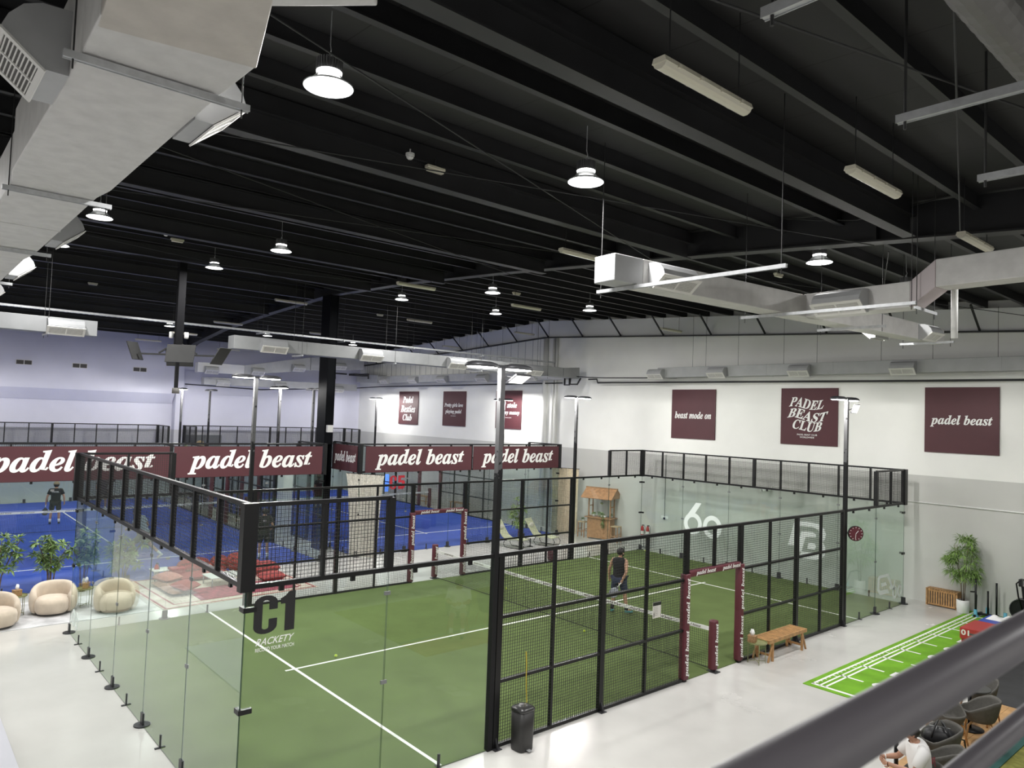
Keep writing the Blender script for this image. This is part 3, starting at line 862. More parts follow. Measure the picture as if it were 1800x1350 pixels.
# ================================================================== ducts, lamps and services under the roof
def ductbox(parent, p0, p1, w, h, m=DUCT, name='duct_section', w1=None, h1=None, dz=0.0):
    """horizontal duct from p0 to p1 (bottom centre line), width w, height h"""
    p0, p1 = Vector(p0), Vector(p1)
    a = (p1-p0); a.z = 0; a.normalize(); s = Vector((-a.y, a.x, 0)); up = Vector((0,0,1))
    w1 = w if w1 is None else w1; h1 = h if h1 is None else h1
    vs = []
    for p, ww, hh in ((p0, w, h), (p1, w1, h1)):
        vs += [p-s*ww/2, p+s*ww/2, p+s*ww/2+up*hh, p-s*ww/2+up*hh]
    mb = MB().add(vs, [(0,1,2,3),(7,6,5,4),(0,4,5,1),(1,5,6,2),(2,6,7,3),(3,7,4,0)])
    return mb.build(name, m, parent, bevel=0.012)
def seams(parent, p0, p1, w, h, step, m=DUCT):
    p0, p1 = Vector(p0), Vector(p1); L = (p1-p0).length; a = (p1-p0).normalized(); s = Vector((-a.y, a.x, 0))
    mb = MB(); k = step
    while k < L - 0.2:
        c = p0 + a*k
        mb.bar(c - s*(w/2+0.006) + Vector((0,0,h/2)), c + s*(w/2+0.006) + Vector((0,0,h/2)), 0.035, h+0.012)
        k += step
    if mb.v: mb.build('seam_band', m, parent)
def diffuser(parent, c, out, along, L=0.62, D=0.34, H=0.30, back=DUCTB, face=GRILLE_W):
    """hooded side outlet: rounded hood on the duct side, grille facing down and outwards"""
    out, along, c, up = Vector(out), Vector(along), Vector(c), Vector((0,0,1))
    prof = [(0.0, H), (D*0.45, H*0.98), (D*0.72, H*0.86), (D*0.92, H*0.62), (D, H*0.42), (D*0.98, H*0.36), (D*0.35, -H*0.16), (0.0, -H*0.16)]
    fn = lambda a, b, d: c + out*a + up*b + along*d
    hood = MB().prism(prof, fn, -L/2, L/2).build('diffuser', back, parent)
    A = Vector((D*1.0, H*0.36)); B = Vector((D*0.36, -H*0.17)); e = (B-A); ln = e.length; e.normalize(); nrm = Vector((-e.y, e.x))
    P = lambda a, t, o: fn(A.x+e.x*a+nrm.x*o, A.y+e.y*a+nrm.y*o, t)
    def plate(mb, a0, a1, t0, t1, o0, o1):
        mb.add([P(a0,t0,o0),P(a1,t0,o0),P(a1,t1,o0),P(a0,t1,o0),P(a0,t0,o1),P(a1,t0,o1),P(a1,t1,o1),P(a0,t1,o1)],
               [(0,1,2,3),(7,6,5,4),(0,4,5,1),(1,5,6,2),(2,6,7,3),(3,7,4,0)])
    g = MB(); plate(g, 0.015, ln-0.015, -L/2+0.015, L/2-0.015, 0.001, 0.006)
    gp_ = g.build('grille', DARKHOLE, hood)
    f = MB(); w = 0.035
    plate(f, -0.01, w, -L/2-0.02, L/2+0.02, 0.002, 0.018); plate(f, ln-w, ln+0.01, -L/2-0.02, L/2+0.02, 0.002, 0.018)
    plate(f, w, ln-w, -L/2-0.02, -L/2+w, 0.002, 0.018); plate(f, w, ln-w, L/2-w, L/2+0.02, 0.002, 0.018)
    plate(f, w, ln-w, -0.014, 0.014, 0.002, 0.018)
    for k in range(9):
        a = w + (ln-2*w)*(k+0.5)/9
        plate(f, a-0.005, a+0.005, -L/2+w, L/2-w, 0.006, 0.013)
    f.build('grille_frame', face, hood)
    return hood
def hanger(label, c, along, L, zs, group=None, thick=0.041, rod=0.006):
    """slotted channel under a duct with a rod up to the roof at each end"""
    t = thing('channel_hanger', label, 'hanger', c)
    A = Vector(along); s = Vector((-A.y, A.x, 0))
    b = MB(); b.bar(-A*L/2, A*L/2, thick*0.9, thick)
    for i in (-1, 1): b.bar(-A*L/2 + s*(i*thick*0.5), A*L/2 + s*(i*thick*0.5), 0.006, thick*1.3)
    b.build('channel', STEEL, t)
    for i in (-1, 1):
        p = A*(i*(L/2-0.06))
        top = roof(c[0]+p.x) - 0.01 - c[2]
        MB().cyl(p + Vector((0,0,-0.09)), p + Vector((0,0,top)), rod, n=8).build('rod', RODM, t)
    return t

# --- the big insulated duct at the upper left
d1 = thing('air_duct', 'big grey insulated ceiling duct at the upper left of the picture', 'air duct', (0, -2.1, 7.6))
ductbox(d1, (-20.0,0,0), (-6.2,0,0), 0.72, 0.52); ductbox(d1, (-6.2,0,0), (-5.6,0,0), 0.72, 0.52, w1=0.84, h1=0.6)
ductbox(d1, (-5.6,0,0), (-0.9,0,0), 0.84, 0.6); ductbox(d1, (-0.9,0,0), (-0.45,0,0), 0.84, 0.6, w1=0.94, h1=0.68)
ductbox(d1, (-0.45,0,0), (3.05,0,0), 0.94, 0.68); ductbox(d1, (3.05,0,0), (3.75,0,0.0), 0.94, 0.68, w1=0.98, h1=0.8)
BEIGEDUCT = mat('duct_lighting_beige', (0.50, 0.465, 0.42), 0.6, var=0.08, scale=5, bump=0.12, bscale=30)  # beige tone carries the different lighting on this duct section
ductbox(d1, (3.66,0.015,-0.004), (4.85,-0.20,-0.004), 0.985, 0.8, BEIGEDUCT, w1=0.74, h1=0.8)
ductbox(d1, (4.45,-0.42,0.0), (5.32,0.45,0.0), 0.74, 0.8, DUCT)
seams(d1, (-20,0,0), (-6.3,0,0), 0.72, 0.52, 2.4); seams(d1, (-5.6,0,0), (-1.0,0,0), 0.84, 0.6, 2.35)
for (x, sd, L) in ((2.2, 1, 0.62), (-4.2, 1, 0.62), (-8.5, 1, 0.62), (-13.2, 1, 0.62), (2.3, -1, 0.70), (-4.4, -1, 0.62)):
    w = 0.94 if x > -0.4 else 0.84 if x > -5.5 else 0.72
    diffuser(d1, (x, sd*w/2, 0.05), (0, sd, 0), (1, 0, 0), L, 0.42, 0.42)
labs = ['channel hanger under the big duct by its two nearest outlets', 'second channel hanger under the big upper left duct', 'third channel hanger under the big upper left duct', 'farthest channel hanger under the big upper left duct']
for i, (x, L) in enumerate(((3.1, 1.28), (-1.05, 1.10), (-5.2, 1.10), (-9.4, 1.0))):
    hanger(labs[i], (x, -2.04, 7.56), (0, 1, 0), L, 0)
# --- mid ducts along the hall over the gap between the courts
d2 = thing('air_duct', 'grey duct high over the carpet, ending before the hanging white bracket panels', 'air duct', (-14.3, 0, 7.0))
ductbox(d2, (0,-9,0), (0,0.98,0), 0.5, 0.42, DUCTC)
seams(d2, (0,-9,0), (0,0.9,0), 0.5, 0.42, 2.5, DUCTC)
diffuser(d2, (0.25, 0.20, 0.02), (1,0,0), (0,1,0), 0.86, 0.28, 0.36, DUCTC)
d3 = thing('air_duct', 'long grey duct with four outlets running to the back wall past the dark column', 'air duct', (-14.25, 0, 7.0))
ductbox(d3, (0,4.75,0), (0,19.3,0), 0.5, 0.42, DUCTC)
ductbox(d3, (0,19.3,0), (-0.1,20.3,0.0), 0.5, 0.42, DUCTC, w1=0.7, h1=0.5)
seams(d3, (0,4.75,0), (0,19.2,0), 0.5, 0.42, 2.45, DUCTC)
for y in (6.0, 9.55, 13.35, 17.4): diffuser(d3, (0.25, y, 0.02), (1,0,0), (0,1,0), 0.82, 0.28, 0.36, DUCTC)
for i, (y, lab) in enumerate(((-0.2, 'hanger rods and channel at the end of the short mid duct'), (7.0, 'first hanger along the long duct with four outlets'), (10.6, 'second hanger along the long duct with four outlets'), (14.6, 'third hanger along the long duct with four outlets'), (18.3, 'last hanger along the long duct by the back wall'))):
    hanger(lab, (-14.3, y, 6.96), (1,0,0), 0.8, 0)
# --- right hand duct with its cross branch
d4 = thing('air_duct', 'grey duct with a square end cap at the upper right, joined by a cross branch', 'air duct', (0, 0, 7.0))
P0, P1 = Vector((2.42, 3.60, 0)), Vector((3.22, 13.0, 0))
ax = (P1-P0).normalized(); sx_ = Vector((ax.y, -ax.x, 0))
tj = P0 + ax*4.55
PINK = mat('duct_foil_pink', (0.50,0.44,0.45), 0.5)
ductbox(d4, P0, P0+ax*0.52, 0.39, 0.36, DUCTB)
ductbox(d4, P0+ax*0.52, tj+ax*0.3, 0.39, 0.36, DUCT); ductbox(d4, tj+ax*0.3, P1, 0.39, 0.36, DUCT, w1=0.30, h1=0.30)
ductbox(d4, tj+sx_*0.15, tj+sx_*1.85, 0.40, 0.38, DUCT); ductbox(d4, tj+sx_*1.85, tj+sx_*2.2+Vector((0,0,0.25)), 0.40, 0.38, PINK, h1=0.40)
ductbox(d4, tj+sx_*2.2+Vector((0,0,0.25)), tj+sx_*5.2+Vector((0,0,0.25)), 0.40, 0.40, DUCT)
diffuser(d4, P0+ax*0.98+sx_*0.195+Vector((0,0,0.03)), sx_, ax, 0.72, 0.29, 0.29)
diffuser(d4, P1-ax*0.9+sx_*0.16+Vector((0,0,0.03)), sx_, ax, 0.5, 0.26, 0.26)
diffuser(d4, P1-ax*1.9-sx_*0.17, -sx_, ax, 0.5, 0.26, 0.26)
diffuser(d4, tj+sx_*0.85-ax*0.20+Vector((0,0,0.03)), -ax, sx_, 0.78, 0.29, 0.31)
for (x, y, L, lab) in ((3.37, 3.97, 2.8, 'long channel hanger under the square duct end cap'), (3.56, 7.25, 2.7, 'long channel hanger under the joint of the two right hand ducts'),
                       (3.05, 9.4, 1.2, 'short channel hanger behind the right hand duct joint'), (3.25, 12.35, 1.0, 'channel hanger under the far tip of the right hand duct'), (4.75, 8.05, 0.8, 'channel hanger under the cross branch at the right edge')):
    hanger(lab, (x, y, 6.965), (1,0,0) if L != 0.8 else (0,1,0), L, 0, thick=0.035)
tag(MB().cyl((5.1, 8.15, 7.28), (5.1, 8.15, 6.55), 0.045, n=14).build('drain_pipe', WHITE, smooth=True), 'short white pipe hanging under the cross branch duct', 'pipe')
# --- ducts on the walls
d5 = thing('air_duct', 'grey duct with four outlets along the back wall over the right hand panels', 'air duct', (0, 20.55, 6.97))
ductbox(d5, (-9.6,0,0), (3.0,0,0), 0.5, 0.40, DUCTB); ductbox(d5, (3.0,0,0), (12.8,0,0), 0.5, 0.40, DUCTB)
seams(d5, (-9.6,0,0), (12.8,0,0), 0.5, 0.4, 2.4, DUCTB)
for x in (-9.6, -6.75, -3.5, -0.15): diffuser(d5, (x, -0.25, 0.0), (0,-1,0), (1,0,0), 0.70, 0.28, 0.34)
d6 = thing('air_duct', 'grey duct with five outlets along the back wall over the narrow panels', 'air duct', (0, 20.5, 6.98))
ductbox(d6, (-34.2,0,0.1), (-31.5,0,0.0), 0.62, 0.5, DUCTB); ductbox(d6, (-31.5,0,0), (-14.9,0,0), 0.5, 0.42, DUCTB)
seams(d6, (-31.5,0,0), (-15,0,0), 0.5, 0.42, 3.0, DUCTB)
for x in (-30.5, -27.3, -24.4, -20.8, -17.1): diffuser(d6, (x, -0.25, 0.0), (0,-1,0), (1,0,0), 0.80, 0.28, 0.34)
d7 = thing('air_duct', 'grey duct sloping along the left wall behind the dark steel column', 'air duct', (-32.9, 0, 7.0))
ductbox(d7, (0,9.6,0), (0,12.2,0), 0.5, 0.55, mat('duct_white', (0.68,0.68,0.68), 0.5)); ductbox(d7, (0,12.2,0), (0.4,16.0,0.5), 0.6, 0.55, DUCTB, h1=0.8); ductbox(d7, (0.4,16.0,0.5), (0.4,19.6,0.8), 0.6, 0.8, DUCTB, h1=0.9)
for y, z in ((10.3, 0.0), (12.9, 0.1), (15.2, 0.45), (17.9, 0.75)): diffuser(d7, (0.28 if y < 14 else 0.66, y, z), (1,0,0), (0,1,0), 0.7, 0.3, 0.36)
d8 = thing('air_duct', 'lower grey duct along the left wall just above the dark pipe', 'air duct', (-33.6, 0, 6.35))
ductbox(d8, (0,10.2,0), (0,19.8,0.1), 0.5, 0.42, DUCTB)
for y in (11.2, 14.6, 18.4): diffuser(d8, (0.25, y, 0.02), (1,0,0), (0,1,0), 0.7, 0.28, 0.34)
# --- cable tray, pipes
t = thing('cable_tray', 'long perforated steel cable tray running towards the back wall above the mid ducts', 'cable tray', (-16.1, 0, 7.8))
b = MB().box(-0.075, 0.075, -9.0, 20.85, 0, 0.006)
for s in (-1, 1):
    b.box(s*0.075-0.004, s*0.075+0.004, -9.0, 20.85, 0, 0.06)
b.build('tray', STEEL, t)
b = MB()
for k in range(190):
    for s in (-0.03, 0.03): b.box(s-0.012, s+0.012, -8.9+0.155*k, -8.81+0.155*k, -0.002, 0.0)
b.build('slot', DARKHOLE, t)
for i, y in enumerate((-1.2, 3.6, 6.4, 9.5, 12.6, 16.2)):
    hanger(['cable tray hanger nearest the hall front', 'cable tray hanger beside the drop pole', 'cable tray hanger just before the dark steel column', 'cable tray hanger right at the dark steel column', 'cable tray hanger past the dark steel column', 'cable tray hanger nearest the back wall'][i], (-16.1, y, 7.77), (1,0,0), 0.6, 0, rod=0.005)
PIPEM = mat('pipe_insulation', (0.02, 0.02, 0.022), 0.6)
tag(MB().tube([(-13.7, 20.62, 6.98), (-13.2, 20.62, 6.98), (-13.15, 20.62, 6.82), (-9, 20.7, 6.80), (0, 20.72, 6.74), (12.8, 20.72, 6.70)], 0.035, 10).build('insulated_pipe', PIPEM, smooth=True),
    'black insulated pipe running along the back wall under the duct', 'pipe')
tag(MB().tube([(-14.2, 20.15, 7.10), (-13.4, 20.2, 7.04), (-12.6, 20.5, 7.02), (-9.0, 20.78, 6.98)], 0.022, 8).build('insulated_pipe', PIPEM, smooth=True),
    'thin black pipe curling from the long mid duct end to the back wall', 'pipe')
b = MB()
for pts in ([(-14.6,20.0,7.03),(-14.6,20.0,6.70),(-14.3,20.0,6.70),(-14.3,20.0,7.03)], [(-14.15,19.9,7.03),(-14.15,19.9,6.72),(-13.8,20.0,6.72),(-13.8,20.2,7.0)]): b.tube(pts, 0.04, 10)
tag(b.build('pipe_trap', PIPEM, smooth=True), 'black pipe bends under the end of the long mid duct', 'pipe')
tag(MB().tube([(-34.7, 9.6, 6.35), (-34.7, 14, 6.25), (-34.7, 20.6, 6.7), (-32, 20.75, 6.78), (-15.5, 20.75, 6.84)], 0.03, 8).build('insulated_pipe', PIPEM, smooth=True),
    'black insulated pipe along the left wall and round its corner', 'pipe')
b = MB().box(-33.4, -32.6, 19.2, 20.2, 7.42, 7.55).tube([(-33.3,19.0,7.5),(-33.3,18.2,7.5),(-33.3,18.2,7.15)], 0.05, 8).tube([(-32.6,19.6,7.5),(-31.6,19.6,7.5),(-31.6,19.6,7.2)], 0.05, 8)
tag(b.build('fan_coil_unit', PIPEM), 'black pipework and unit in the far left corner above the duct', 'air unit')
# flexible duct at the upper right edge
b = MB(); pts = []
for k in range(60): pts.append((7.2, 0.6+0.1*k, 8.2))
b.tube(pts, [0.17 + (0.008 if k % 2 else 0) for k in range(60)], 18)
tag(b.build('flexible_duct', mat('flex_duct', (0.16,0.155,0.15), 0.5, metal=0.3), smooth=False), 'ribbed round flexible duct at the upper right edge', 'air duct')
# channels hanging at the upper right
for i, (y, x0) in enumerate(((0.29, 6.59), (2.35, 6.54), (4.24, 6.54))):
    hanger(['hanging channel at the top right, cut off by the upper edge', 'longest hanging channel at the upper right below the flexible duct', 'lowest hanging channel at the upper right edge'][i], (x0+1.0, y, 7.6), (1,0,0), 2.0, 0, thick=0.05, rod=0.012)

# --- drop pole with its cross arms and flat antenna panels
ANT = mat('antenna_panel', (0.016, 0.016, 0.016), 0.6, var=0.15, scale=6)
t = thing('drop_pole', 'dark square pole hung from the roof carrying tilted flat panels', 'ceiling pole', (-13.42, 2.95, 0))
MB().box(-0.10, 0.10, -0.10, 0.10, 6.80, 9.90).build('pole', mat('drop_pole_black',(0.006,0.006,0.007),0.7,spec=0.1), t)
MB().box(-0.045, 0.045, -0.045, 0.045, 5.6, 6.80).build('lower_pole', mat('drop_pole_black',(0.006,0.006,0.007),0.7,spec=0.1), t)
R_ = Vector((0.656, 0.754, 0))
for s, L in ((-1, 1.15), (1, 1.15)):
    MB().bar(Vector((0,0,6.62)), Vector((0,0,6.62))+R_*(s*L), 0.05, 0.05).bar(Vector((0,0,7.0)), Vector((0,0,6.66))+R_*(s*0.55), 0.05, 0.04).build('cross_arm', ANT, t)
Q_ = Vector((-0.754, 0.656, 0))
MB().bar(Q_*-0.5+Vector((0,0,6.62)), Q_*0.5+Vector((0,0,6.62)), 0.05, 0.05).build('cross_arm', ANT, t)
def slab(mb, c, u, v, U, V, th):
    c, u, v = Vector(c), Vector(u).normalized(), Vector(v).normalized(); n = u.cross(v)
    vs = [c+u*(i*U/2)+v*(j*V/2)+n*(k*th/2) for k in (-1,1) for i, j in ((-1,-1),(1,-1),(1,1),(-1,1))]
    return mb.add(vs, [(3,2,1,0),(4,5,6,7),(0,1,5,4),(1,2,6,5),(2,3,7,6),(3,0,4,7)])
for c, u, v, U, V in ((Vector((0,0,6.62))+R_*1.25, Q_*0.75+R_*0.4, Vector((0,0,0.9))+R_*0.5, 0.4, 0.55), (Vector((0,0,6.70))-R_*1.25, Q_+R_*0.35, Vector((0,0,0.9))-R_*0.35, 0.38, 0.55),
                      (Vector((0,0,6.62))-Q_*0.6+R_*0.35, R_, Vector((0,0,1))+Q_*0.25, 0.8, 0.52), (Vector((0,0,6.58))+Q_*0.6-R_*0.22, R_, Vector((0,0,1))-Q_*0.25, 0.8, 0.52)):
    slab(MB(), c, u, v, U, V, 0.03).build('flat_panel', ANT, t)
for s in (-1, 1):
    MB().lathe([(0.05,0),(0.06,0.05),(0.06,0.16),(0.05,0.18)], tuple(R_*(s*0.22)+Vector((0,0,7.1))), 14).build('camera_dome', WHITE, t, smooth=True)
MB().cyl((0,0,5.5),(0,0,5.66),0.1,n=14).build('speaker', DARKHOLE, t, smooth=True)

# --- high bay lamps
def make_highbay():
    r = thing('high_bay_lamp', 'large lit high bay lamp nearest the viewer, beside the big duct', 'ceiling lamp', (2.43, -0.41, 8.28))
    h = MB().cyl((0,0,0.155),(0,0,0.26),0.105,n=32)
    for k in range(28):
        th = 2*PI*k/28
        h.bar((0.10*math.cos(th),0.10*math.sin(th),0.15),(0.10*math.cos(th),0.10*math.sin(th),0.268),0.012,0.05,(math.cos(th),math.sin(th),0))
    h.build('heat_sink', mat('lamp_housing', (0.16,0.16,0.165), 0.4, metal=0.5), r)
    MB().lathe([(0.118,0.135),(0.122,0.15),(0.11,0.156)], (0,0,0), 32).build('light_ring', LENS, r, smooth=True)
    MB().lathe([(0.235,0.0),(0.238,0.012),(0.20,0.035),(0.15,0.075),(0.115,0.12),(0.105,0.14)], (0,0,0), 40, closed_bot=False).build('reflector', REFLECTOR, r, smooth=True)
    MB().lathe([(0.205,0.006),(0.208,0.012)], (0,0,0), 36).build('lens', LENS, r, smooth=True)
    MB().cyl((0,0,0.26),(0,0,0.32),0.02,n=8).tube([(0,0,0.32),(0.02,0,0.36),(0,0,0.42),(0,0,0.755)],0.006,6).build('hook', STEEL, r)
    area_light(r, (0,0,-0.01), 0.42, 0.42, HIGHBAY_W, (0,0,0), (1.0,0.99,0.97), 'DISK', 178)
    return r
hb = make_highbay()
for x, y, lab in ((2.29,3.33,'lit high bay lamp in the upper middle above the square duct end cap'), (2.31,9.71,'lit high bay lamp above the cross branch duct past the rafter'), (2.46,13.4,'lit high bay lamp half hidden behind the cross branch duct'),
        (-7.35,-0.41,'lit high bay lamp just below the tip of the second big duct hanger'), (-7.39,3.34,'lit high bay lamp in the middle of the left roof bay'), (-12.29,3.47,'lit high bay lamp right of the drop pole top'),
        (-12.9,10.1,'lit high bay lamp just under the rafter edge beside the long tube light'), (-7.96,10.17,'upper of two lit high bay lamps over the gable slope'), (-12.8,14.3,'lower of two lit high bay lamps over the gable slope'),
        (-8.0,14.46,'lit high bay lamp right under the gable peak'), (-12.64,-0.28,'lit high bay lamp half hidden behind a big duct outlet'), (-26.88,6.42,'far lit high bay lamp just left of the drop pole'),
        (-26.78,11.02,'far lit high bay lamp above the first outlet of the long mid duct'), (-26.9,15.87,'far lit high bay lamp above the second outlet of the long mid duct'),
        (2.4,-8.0,'unseen high bay lamp added behind the viewer over the walkway'), (-7.4,-8.5,'unseen high bay lamp added behind the viewer over the middle of the hall'), (-16,-8.5,'unseen high bay lamp added behind the viewer over the left of the hall'), (-26.8,-2.5,'high bay lamp outside the left edge over the blue court'), (7.0,9.7,'high bay lamp over the gym area outside the right edge'),(10.4,-4.5,'unseen high bay lamp added right behind the viewer to light the balcony rail'),(10.4,3.0,'unseen high bay lamp added over the balcony beside the viewer'),(-7.4,-4.15,'unseen high bay lamp added outside the left edge past the big duct'),(-12.6,-4.15,'unseen high bay lamp added outside the left edge over the armchairs')):  # unseen lamps added behind, over balcony and at left to brighten rail, floor, walls
    dup(hb, (x, y, roof(x)-0.77), 0, lab)
# --- unlit tube lights
def make_tube():
    r = thing('tube_light', 'unlit cream tube light at the upper right nearest the viewer', 'tube light', (5.3, 1.6, 7.98))
    b = MB().prism([(-0.07,0.03),(-0.055,0.075),(0.055,0.075),(0.07,0.03)], lambda a,c,d:(a,d,c), -0.63, 0.63)
    for k in (-0.45,-0.15,0.15,0.45): b.box(-0.078, 0.078, k-0.02, k+0.02, 0.02, 0.05)
    b.build('housing', CREAM_PLASTIC, r)
    b = MB().prism([(-0.065,0.03),(-0.05,0.0),(-0.02,-0.018),(0.02,-0.018),(0.05,0.0),(0.065,0.03)], lambda a,c,d:(a,d,c), -0.62, 0.62); b.build('diffuser_cover', mat('tube_cover', (0.66,0.63,0.52), 0.25), r)
    for s in (-1,1): MB().cyl((0,0.5*s,0.07),(0,0.5*s,0.88),0.006,n=6).build('rod', BEAMBLACK, r)
    return r
tl = make_tube()
for x, y, lab in ((5.27,5.0,'unlit tube light second along the upper right row'), (5.2,8.7,'unlit tube light third along the upper right row, past the rafter'), (-0.93,6.7,'long unlit tube light touching the square duct end cap'),
        (-8.55,7.85,'unlit tube light right of the dark column top'), (-17.28,8.0,'unlit tube light crossing the dark column'), (-17.68,14.05,'unlit tube light beyond the rafter between two lamps'),
        (-9.02,12.5,'unlit tube light over the gable slope next to two high bay lamps'), (-23.66,7.95,'unlit tube light left of the dark column under the rafter'), (-28.05,7.4,'unlit tube light just behind the drop pole'),
        (-31.6,6.75,'unlit tube light hung in front of the lilac wall'), (-23.4,20.0,'unlit tube light in front of the gable sheeting over the narrow panels'), (-23.8,12.5,'unlit tube light hidden partly by the dark column'),
        (-8.6,19.8,'unlit tube light hung before the gable near the square duct'), (-32.6,11.2,'unlit tube light at the far left in front of the ribbed wall'), (-17.25,19.8,'unlit tube light hung right at the gable column')):
    dup(tl, (x, y, roof(x)-0.9), 0, lab)
# --- small fittings on the roof beams
for x, y, lab in ((-0.06,2.55,'small box light beside a smoke detector on the ridge side beam'), (-10.99,2.08,'small box light at the top of the drop pole'), (-21.26,2.15,'small box light far left near the roof beams'), (-19.9,13.37,'small box light beyond the rafter'), (-9.63,12.57,'small box light over the gable slope'), (-0.17,12.69,'small box light hanging at the tip of the long channel hanger')):
    t = thing('emergency_light', lab, 'ceiling light', (x, y, roof(x)-0.42))
    MB().box(-0.05,0.05,-0.16,0.16,0.04,0.09).build('housing', CREAM_PLASTIC, t, bevel=0.012)
    MB().box(-0.04,0.04,-0.14,0.14,0.0,0.042).build('cover', mat('tube_cover', (0.66,0.63,0.52), 0.25), t, bevel=0.012)
    MB().cyl((0,0,0.09),(0,0,0.2),0.012,n=8).build('stem', BEAMBLACK, t)
for x, y, lab in ((0.01,2.06,'white smoke detector beside the small box light in the middle of the roof'), (-10.7,1.72,'white smoke detector at the top of the drop pole')):
    t = thing('smoke_detector', lab, 'smoke detector', (x, y, roof(x)-0.36))
    MB().lathe([(0.03,0.0),(0.05,0.02),(0.055,0.05)], (0,0,0), 16).build('sensor', WHITE, t, smooth=True)
    MB().lathe([(0.065,0.05),(0.065,0.085)], (0,0,0), 16).cyl((0,0,0.085),(0,0,0.15),0.01,n=8).build('base', WHITE, t)
# --- bracing rods under the roof
for i, (a, b_) in enumerate((((3.6,-2.4),(-0.9,9.0)), ((-0.9,-2.4),(3.6,9.0)), ((-0.9,-2.4),(-5.4,9.0)), ((-5.4,-2.4),(-0.9,9.0)), ((4.9,-2.4),(8.4,9.0)), ((8.4,-2.4),(4.9,9.0)), ((-9.8,-2.4),(-14.2,9.0)), ((-14.2,-2.4),(-9.8,9.0)), ((-0.9,9.6),(3.6,20.2)), ((3.6,9.6),(-0.9,20.2)), ((-18.5,-2.4),(-23,9.0)), ((-23,-2.4),(-18.5,9.0)))):
    tag(MB().cyl((a[0],a[1],roof(a[0])-0.66-0.04*(i%2)),(b_[0],b_[1],roof(b_[0])-0.66-0.04*(i%2)),0.009,n=8).build('bracing_rod', BEAMBLACK), 'thin black diagonal bracing rod under the black roof', 'rod', 'diagonal roof bracing rods')
# thin drop rods in front of the back wall
k = 0
for x in (-33.2,-31.6,-30.2,-27.1,-25.5,-22.6,-21.4,-19.6,-8.0,-7.4,-6.0,-4.2,-3.0,-0.9,0.6,2.3):
    tag(MB().cyl((x, 20.42, 7.38), (x, 20.42, roof(x)-0.25), 0.006, n=6).build('drop_rod', BEAMBLACK), 'thin vertical drop rod before the upper back wall', 'rod', 'drop rods before the back wall')
tag(MB().tube([(5.3,9.0,8.95),(4.2,9.02,8.86),(3.3,9.02,8.78),(2.6,9.02,8.9),(1.6,9.02,9.15),(0.2,9.02,9.17),(-1.5,9.02,9.1)], 0.012, 6).build('cable', PIPEM, smooth=True), 'sagging black cable along the top of the rafter', 'cable')
# ================================================================== things standing on the floor
# --- pedal bin
t = thing('pedal_bin', 'tall black pedal bin at the foot of the foremost fence post', 'bin', (0.27, 4.40, 0), 0.05)
MB().lathe([(0.135,0.0),(0.14,0.02),(0.145,0.3),(0.15,0.60)], (0,0,0), 32, 1.0, 1.05, power=4.0).build('body', mat('bin_black', (0.022,0.021,0.021), 0.42), t, smooth=True)
MB().lathe([(0.153,0.602),(0.153,0.635),(0.14,0.655),(0.06,0.672)], (0,0,0), 32, 1.0, 1.05, power=4.0).build('lid', mat('bin_lid', (0.03,0.03,0.03), 0.25), t, smooth=True)
MB().box(0.13,0.20,-0.035,0.035,0.02,0.035).build('pedal', STEEL, t, bevel=0.006)
tag(MB().tube([(0.05,4.63,1.40),(0.055,4.645,1.2),(0.05,4.65,1.0),(0.055,4.655,0.8),(0.05,4.68,0.6),(0.06,4.69,0.1),(0.1,4.72,0.01)], 0.008, 6).build('strap', mat('yellow_strap', (0.55,0.40,0.03), 0.6)),
    'thin yellow strap hanging on the mesh behind the pedal bin', 'strap')
# --- notice plate on the mesh
t = thing('notice_plate', 'small printed notice plate fixed on the mesh left of the gate', 'sign', (0.04, 7.90, 1.42))
MB().box(0,0.006,0,0.25,0,0.30).build('plate', mat('notice_paper', (0.62,0.60,0.56), 0.5), t)
MB().box(0.006,0.0075,0,0.25,0.235,0.30).build('header', BLACK_INK, t)
b = MB()
for k in range(6): b.box(0.006,0.0075,0.02,0.15,0.20-0.03*k,0.207-0.03*k)
b.box(0.006,0.0075,0.02,0.05,0.02,0.10); b.build('print', mat('notice_print', (0.25,0.24,0.23), 0.6), t)
# --- tennis balls
def ball(loc, lab):
    o = MB().ball((0,0,0), 0.034, n=16, m=10); o.m = 1
    pts = []
    for k in range(25):
        u = 2*PI*k/24; v = Vector((math.cos(u)+0.3*math.cos(3*u), math.sin(u)-0.3*math.sin(3*u), 0.9*math.sin(2*u))).normalized()*0.0338
        pts.append(v)
    o.tube(pts, 0.0014, 5, caps=False)
    ob = o.build('tennis_ball', [BALL, WHITE_INK], smooth=True); ob.location = loc
    return tag(ob, lab, 'ball')
ball((-7.76,10.95,0.048), 'yellow tennis ball on the turf behind the net near the foremost pole')
ball((-3.42,9.74,0.048), 'yellow tennis ball on the turf right at the net foot')
ball((-5.15,4.02,0.048), 'yellow tennis ball near the end of the centre line')
ball((-9.55,19.75,0.048), 'yellow tennis ball in the far corner of the green court')
